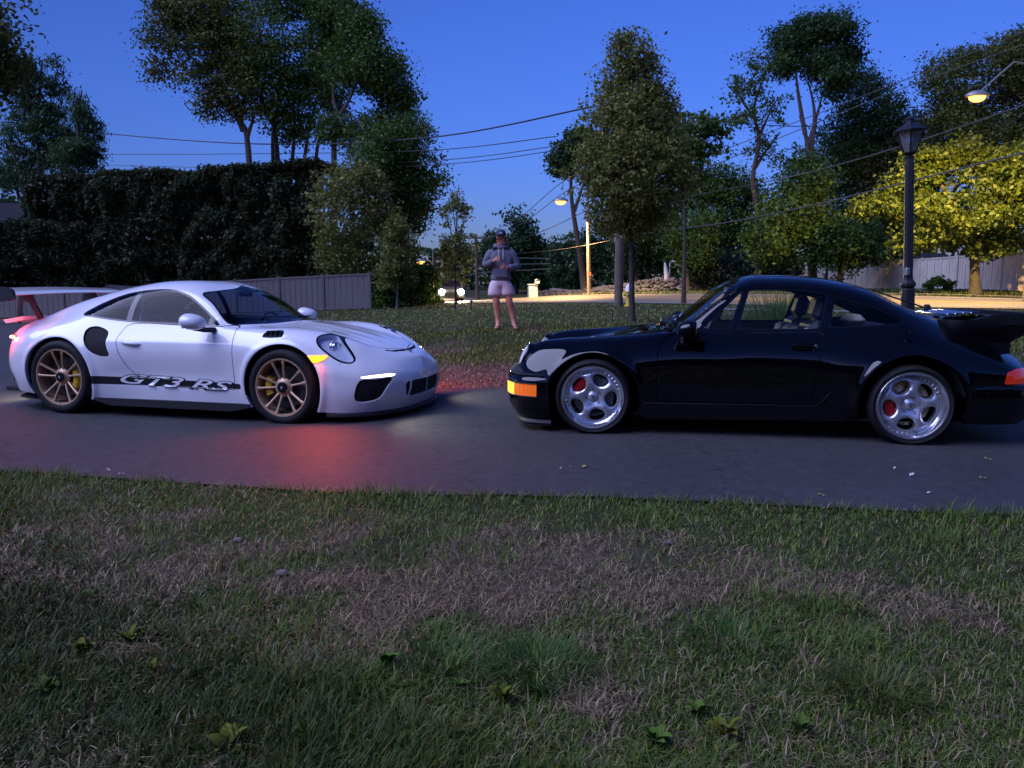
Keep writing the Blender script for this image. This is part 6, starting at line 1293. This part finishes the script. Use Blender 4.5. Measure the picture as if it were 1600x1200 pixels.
        st = MB(); c0 = np.array([hx, hy]) + d * L * .78; st.tube([tuple(c0) + (.04,), tuple(c0 - d * .06 + nn * .038) + (.045,), tuple(c0 - d * .11 + nn * .045) + (.012,)], .006, 6); st.tube([tuple(c0) + (.04,), tuple(c0 - d * .06 - nn * .038) + (.045,), tuple(c0 - d * .11 - nn * .045) + (.012,)], .006, 6); st.build('sandal_strap', _mats['sandal_rubber'], sd)
    wt = MB(); wt.lathe([(.038, -.012), (.040, 0), (.038, .012)], 14, axis='X', c=(.118, -.193, 1.10)); wt.build('wristwatch', M_chrome, p)
person()
# ------------------------------------------------------------------ grass, straw, weeds, litter
def px_ground(px, py):
    u = (px - 800) / FPX; v = (600 - py) / FPX; ry = cp_ + v * sp_; rz = -sp_ + v * cp_; z = np.zeros_like(px)
    for _ in range(5):
        t = (z - CZ) / rz; X = u * t; Y = ry * t; z = gz(X, Y)
    return X, Y, z
def street_dist(X, Y):
    d = np.full(X.shape, 1e9)
    for a, b in zip(RC[:-1], RC[1:]):
        e = b - a; t = np.clip(((X - a[0]) * e[0] + (Y - a[1]) * e[1]) / (e @ e), 0, 1); d = np.minimum(d, np.hypot(X - a[0] - t * e[0], Y - a[1] - t * e[1]))
    return d
def grass(name, label, X, Y, Z, ln, lean, wid, c0, c1, rg, lift=0., k1=.5, k2=1.4):
    n = len(X); a = fbm(X * 1.7, Y * 1.7 + 11, 3) * 9 + rg.normal(size=n) * 2.4; base = np.c_[X, Y, Z - .006 + lift * rg.random(n)]; out = np.c_[np.cos(a), np.sin(a), np.zeros(n)]; t = rg.random((n, 1))
    V, F, Cc = blades(base, out, ln, lean, wid, rg, (0, 0, 0), (0, 0, 0), k1, k2); c = (c0 + (c1 - c0) * t) * (.6 + .8 * rg.random((n, 1))); Cc = np.repeat(c, 6, 0)
    o = mesh_np(name, V, F, M_blade, None, cols=Cc); return tag(o, label, 'grass', kind='stuff')
def build_grass():
    rg = np.random.default_rng(21); n = 172000
    px = rg.uniform(-320, 1960, n); py = 735 + (1330 - 735) * rg.random(n) ** 1.15; X, Y, Z = px_ground(px, py)
    n2 = 66000; Y2 = rg.uniform(.9, 5.2, n2); X2 = rg.uniform(-1, 1, n2) * (Y2 * .78 + .9); X = np.r_[X, X2]; Y = np.r_[Y, Y2]; Z = np.r_[Z, gz(X2, Y2)]
    sd = poly_sdf(drive_poly, X, Y); keep = (sd > -.02 + .05 * (fbm(X * 9, Y * 9, 2) - .5)) & (Y < 6.5); X, Y, Z, sd = X[keep], Y[keep], Z[keep], sd[keep]
    d = dry_mask(X, Y); thin = fbm(X * 2.3 + 5, Y * 2.3, 3); n = len(X); r = rg.random(n)
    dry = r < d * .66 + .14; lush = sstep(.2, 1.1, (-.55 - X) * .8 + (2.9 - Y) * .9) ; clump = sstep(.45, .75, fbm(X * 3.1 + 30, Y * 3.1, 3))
    bare = rg.random(n) < np.clip(1.5 * (thin - .5) + .25, 0, .6) * sstep(2.4, 3.2, Y) * sstep(.05, .3, sd)
    g = ~dry & ~bare; fr = sstep(.25, .0, sd); ln = (.020 + .034 * rg.random(n)) * (1 + .9 * clump + .8 * lush + .6 * fr)
    yel = rg.random((n, 1)) < .12 + .10 * lush[:, None]
    c0 = np.where(yel, (.17, .18, .02), (.072, .132, .020)); c1 = np.where(yel, (.30, .28, .035), (.155, .235, .036))
    dk = (1 - .55 * lush)[:, None] * (.72 + .5 * fbm(X * 1.9 + 8, Y * 1.9, 3))[:, None]; c0 = c0 * dk; c1 = c1 * dk; c0 = c0 * .88; c1 = c1 * .88  # lush grass is dark; colour further dimmed to copy corner vignetting
    wid = (.0025 + .0023 * rg.random(n)) * (1 + .18 * np.maximum(Y - 2, 0)) * (1 + .5 * lush)
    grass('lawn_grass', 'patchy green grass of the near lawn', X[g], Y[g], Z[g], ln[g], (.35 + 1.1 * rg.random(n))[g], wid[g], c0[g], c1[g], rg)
    s = dry & ~bare; grass('dry_grass', 'bleached curled straw in the near lawn', X[s], Y[s], Z[s], ((.03 + .055 * rg.random(n) ** 1.5))[s], (.75 + .75 * rg.random(n))[s], wid[s] * .85, np.array([.07, .050, .028]), np.array([.40, .295, .165]), rg, .022, .8, 1.7)
    # lawn behind the cars
    n = 92000; px = rg.uniform(430, 1900, n); py = 474 + (650 - 474) * rg.random(n) ** 1.25; X, Y, Z = px_ground(px, py); k = (Y > 7) & (Y < 40); X, Y, Z = X[k], Y[k], Z[k]
    m2 = 22000; Y2 = rg.uniform(8.2, 12, m2); X2 = rg.uniform(-5, 6, m2); X = np.r_[X, X2]; Y = np.r_[Y, Y2]; Z = np.r_[Z, gz(X2, Y2)]
    sd = poly_sdf(drive_poly, X, Y); st = street_dist(X, Y); T = st > 7.3; walk = (st > 11.2) & (st < 12.7) & (X > 0); k = (sd > .0) & T & ~walk; X, Y, Z = X[k], Y[k], Z[k]; n = len(X); d = dry_mask(X, Y); dry = rg.random(n) < d * .9 + .12
    ln = (.030 + .040 * rg.random(n)) * (1 + .015 * Y); wid = .0012 * Y * (.6 + .7 * rg.random(n)); g = ~dry
    grass('back_lawn_grass', 'green grass of the lawn behind the cars', X[g], Y[g], Z[g], ln[g], (.3 + .8 * rg.random(n))[g], wid[g], np.array([.095, .13, .024]), np.array([.24, .25, .05]), rg)
    grass('back_lawn_straw', 'brown dead grass beside the driveway between the cars', X[dry], Y[dry], Z[dry], ln[dry] * .8, (.8 + .7 * rg.random(n))[dry], wid[dry], np.array([.17, .10, .07]), np.array([.36, .22, .16]), rg)
    # verge beyond the street
    n = 26000; px = rg.uniform(760, 1650, n); Y = rg.uniform(36, 58, n); X = (px - 800) / FPX * Y; Z = gz(X, Y); T = np.gradient(RC, axis=0); st = street_dist(X, Y)
    j = np.argmin((X[:, None] - RC[None, :, 0]) ** 2 + (Y[:, None] - RC[None, :, 1]) ** 2, 1); beyond = ((X - RC[j, 0]) * -T[j, 1] + (Y - RC[j, 1]) * T[j, 0]) > 0; k = (st > 5.9) & (st < 16) & beyond; X, Y, Z = X[k], Y[k], Z[k]; n = len(X)
    grass('verge_grass', 'lit green grass verge along the far side of the street', X, Y, Z, .10 + .10 * rg.random(n), .3 + .8 * rg.random(n), .045 * (.6 + .7 * rg.random(n)), np.array([.05, .085, .02]), np.array([.11, .14, .035]), rg)
build_grass()
M_weed = mat('weed_leaf', (.06, .12, .018), .85, spec=.1, noise=(14, (.10, .15, .025), .25)); M_weed2 = mat('weed_leaf_yellow', (.085, .105, .014), .85, spec=.1, noise=(14, (.14, .135, .018), .25))
def weed_leaf(L, W):
    b = MB(); V = []; n = 7
    for i in range(n):
        t = i / (n - 1); w = W * math.sin(math.pi * min(1, t * .92 + .08)) ** .8 * (.35 if i == 0 else 1); z = L * (.42 * math.sin(t * 1.9)); V += [(t * L, -w / 2, z + w * .18), (t * L, 0, z), (t * L, w / 2, z + w * .18)]
    b.add(V, [(i * 3 + k, (i + 1) * 3 + k, (i + 1) * 3 + k + 1, i * 3 + k + 1) for i in range(n - 1) for k in range(2)], True); return b
def weeds():
    lib = {}
    for m in (M_weed, M_weed2):
        o = weed_leaf(.10, .045).build('leaf', m); lib[m.name] = o.data; bpy.data.objects.remove(o)
    rg = np.random.default_rng(5)
    for px, py, n, s, ml, lab in ((205, 1010, 9, .95, M_weed2, 'yellowish broadleaf weed at the upper edge of the lush bottom left grass'), (130, 1030, 8, .9, M_weed2, 'yellow green weed rosette left in the lush bottom left grass'), (240, 1060, 7, .8, M_weed2, 'small yellow weed below the larger ones, bottom left'), (605, 1052, 8, 1., M_weed, 'dark green broadleaf weed left of the grass tufts'), (785, 1106, 7, 1.05, M_weed2, 'yellow tipped broadleaf weed at bottom centre'),
                               (1090, 1128, 4, .9, M_weed, 'upright green weed leaf right of bottom centre'), (1020, 1172, 8, .95, M_weed, 'broadleaf weed cluster near the bottom edge'), (1135, 1160, 7, .9, M_weed2, 'yellow weed right of the bottom edge cluster'), (140, 940, 6, .7, M_weed, 'dark flat weed in the straw at the left'), (360, 1185, 5, 1.1, M_weed2, 'long weed leaf at the bottom edge, left of centre'), (720, 1085, 6, .7, M_weed, 'small weed between the two dark grass tufts'), (75, 1090, 7, .9, M_weed, 'dark weed hidden in the grass at the left edge'), (1250, 1150, 6, .8, M_weed, 'low weed right of the yellow weed near the bottom')):
        g = _gp(px, py); r = empty('broadleaf_weed', tuple(g), rg.uniform(0, 6), lab, 'weed', 'broadleaf weeds in the near lawn'); r.scale = (s * .6,) * 3
        for i in range(n + 4):
            o = link('leaf', lib[ml.name], r); o.rotation_euler = (rg.uniform(-.3, .3), -rg.uniform(.1, .75), i * 2 * math.pi / n + rg.uniform(-.3, .3)); k = rg.uniform(.65, 1.15); o.scale = (k, k, k); o.location = (0, 0, .015 + .02 * rg.random())
    for i, (px, py, h, sp, lab) in enumerate(((700, 1050, .085, .26, 'dark dense grass tuft left of the taller one, bottom centre'), (845, 1055, .11, .26, 'tallest dark grass tuft with pale seed stems, bottom centre'), (1365, 1088, .085, .22, 'spiky grass tuft in the lower right lawn'), (1150, 1010, .06, .28, 'rounded low grass tuft right of centre'))): tuft('grass_tuft', lab, tuple(_gp(px, py)), 480, h, sp, 'maple' if i != 2 else 'olive', 70 + i, .0042, droop=1.1)
    lm = mat('fallen_leaf', (.30, .30, .05), .6); pm = mat('pale_bark_chip', (.45, .43, .40), .8)
    def leaf(px, py, lab, m, L, name='fallen_leaf', cat='leaf'):
        g = _gp(px, py); b = MB(); n = 6; V = []
        for i in range(n):
            t = i / (n - 1); w = L * .42 * math.sin(math.pi * min(1, t * .94 + .06)); V += [((t - .5) * L, -w / 2, .004 + .006 * math.sin(t * 5)), ((t - .5) * L, w / 2, .009 + .005 * math.cos(t * 4))]
        b.add(V, [(2 * i, 2 * i + 2, 2 * i + 3, 2 * i + 1) for i in range(n - 1)]); o = b.build(name, m); o.location = tuple(g + [0, 0, .018]); o.rotation_euler = (0, 0, px * .7); tag(o, lab, cat)
    leaf(912, 734, 'brightest green fallen leaf on the driveway between the cars', lm, .055); leaf(891, 735, 'smaller green fallen leaf left of the brightest one', lm, .04); leaf(876, 737, 'tiny pale leaf left of the green fallen leaves', pm, .022); leaf(1424, 747, 'pale twig like chip on the driveway right side', pm, .06, 'bark_chip', 'chip'); leaf(1450, 776, 'small white chip near the lawn edge, right', pm, .035, 'bark_chip', 'chip'); leaf(1397, 737, 'thin pale chip left of the twig like chip', pm, .03, 'bark_chip', 'chip'); leaf(1543, 722, 'yellow leaf on the driveway behind the rear wheel', lm, .04); leaf(1535, 752, 'brown yellow leaf on the driveway at the right', lm, .045); leaf(1283, 779, 'green leaf at the driveway edge, right of centre', lm, .035); leaf(170, 739, 'pale chip at the driveway edge, left', pm, .04, 'bark_chip', 'chip'); leaf(190, 745, 'second pale chip at the driveway edge, left', pm, .045, 'bark_chip', 'chip')
    st = mat('lawn_stone', (.16, .15, .14), .95, spec=.1)
    for px, py, s, lab in ((440, 899, .022, 'grey pebble in the straw left of centre'), (372, 847, .02, 'small pebble in the sparse grass, upper left'), (66, 852, .022, 'small pebble in the lawn at the left edge'), (1045, 851, .018, 'small pebble in the lawn right of centre')):
        b = MB(); b.lathe([(.0001, -s * .3), (s * .8, -s * .2), (s, .1 * s), (s * .7, s * .5), (.0001, s * .6)], 9, axis='Z'); o = b.build('pebble', st); o.location = tuple(_gp(px, py) + [0, 0, .01]); o.scale = (1.3, 1, 1); tag(o, lab, 'pebble')
weeds()
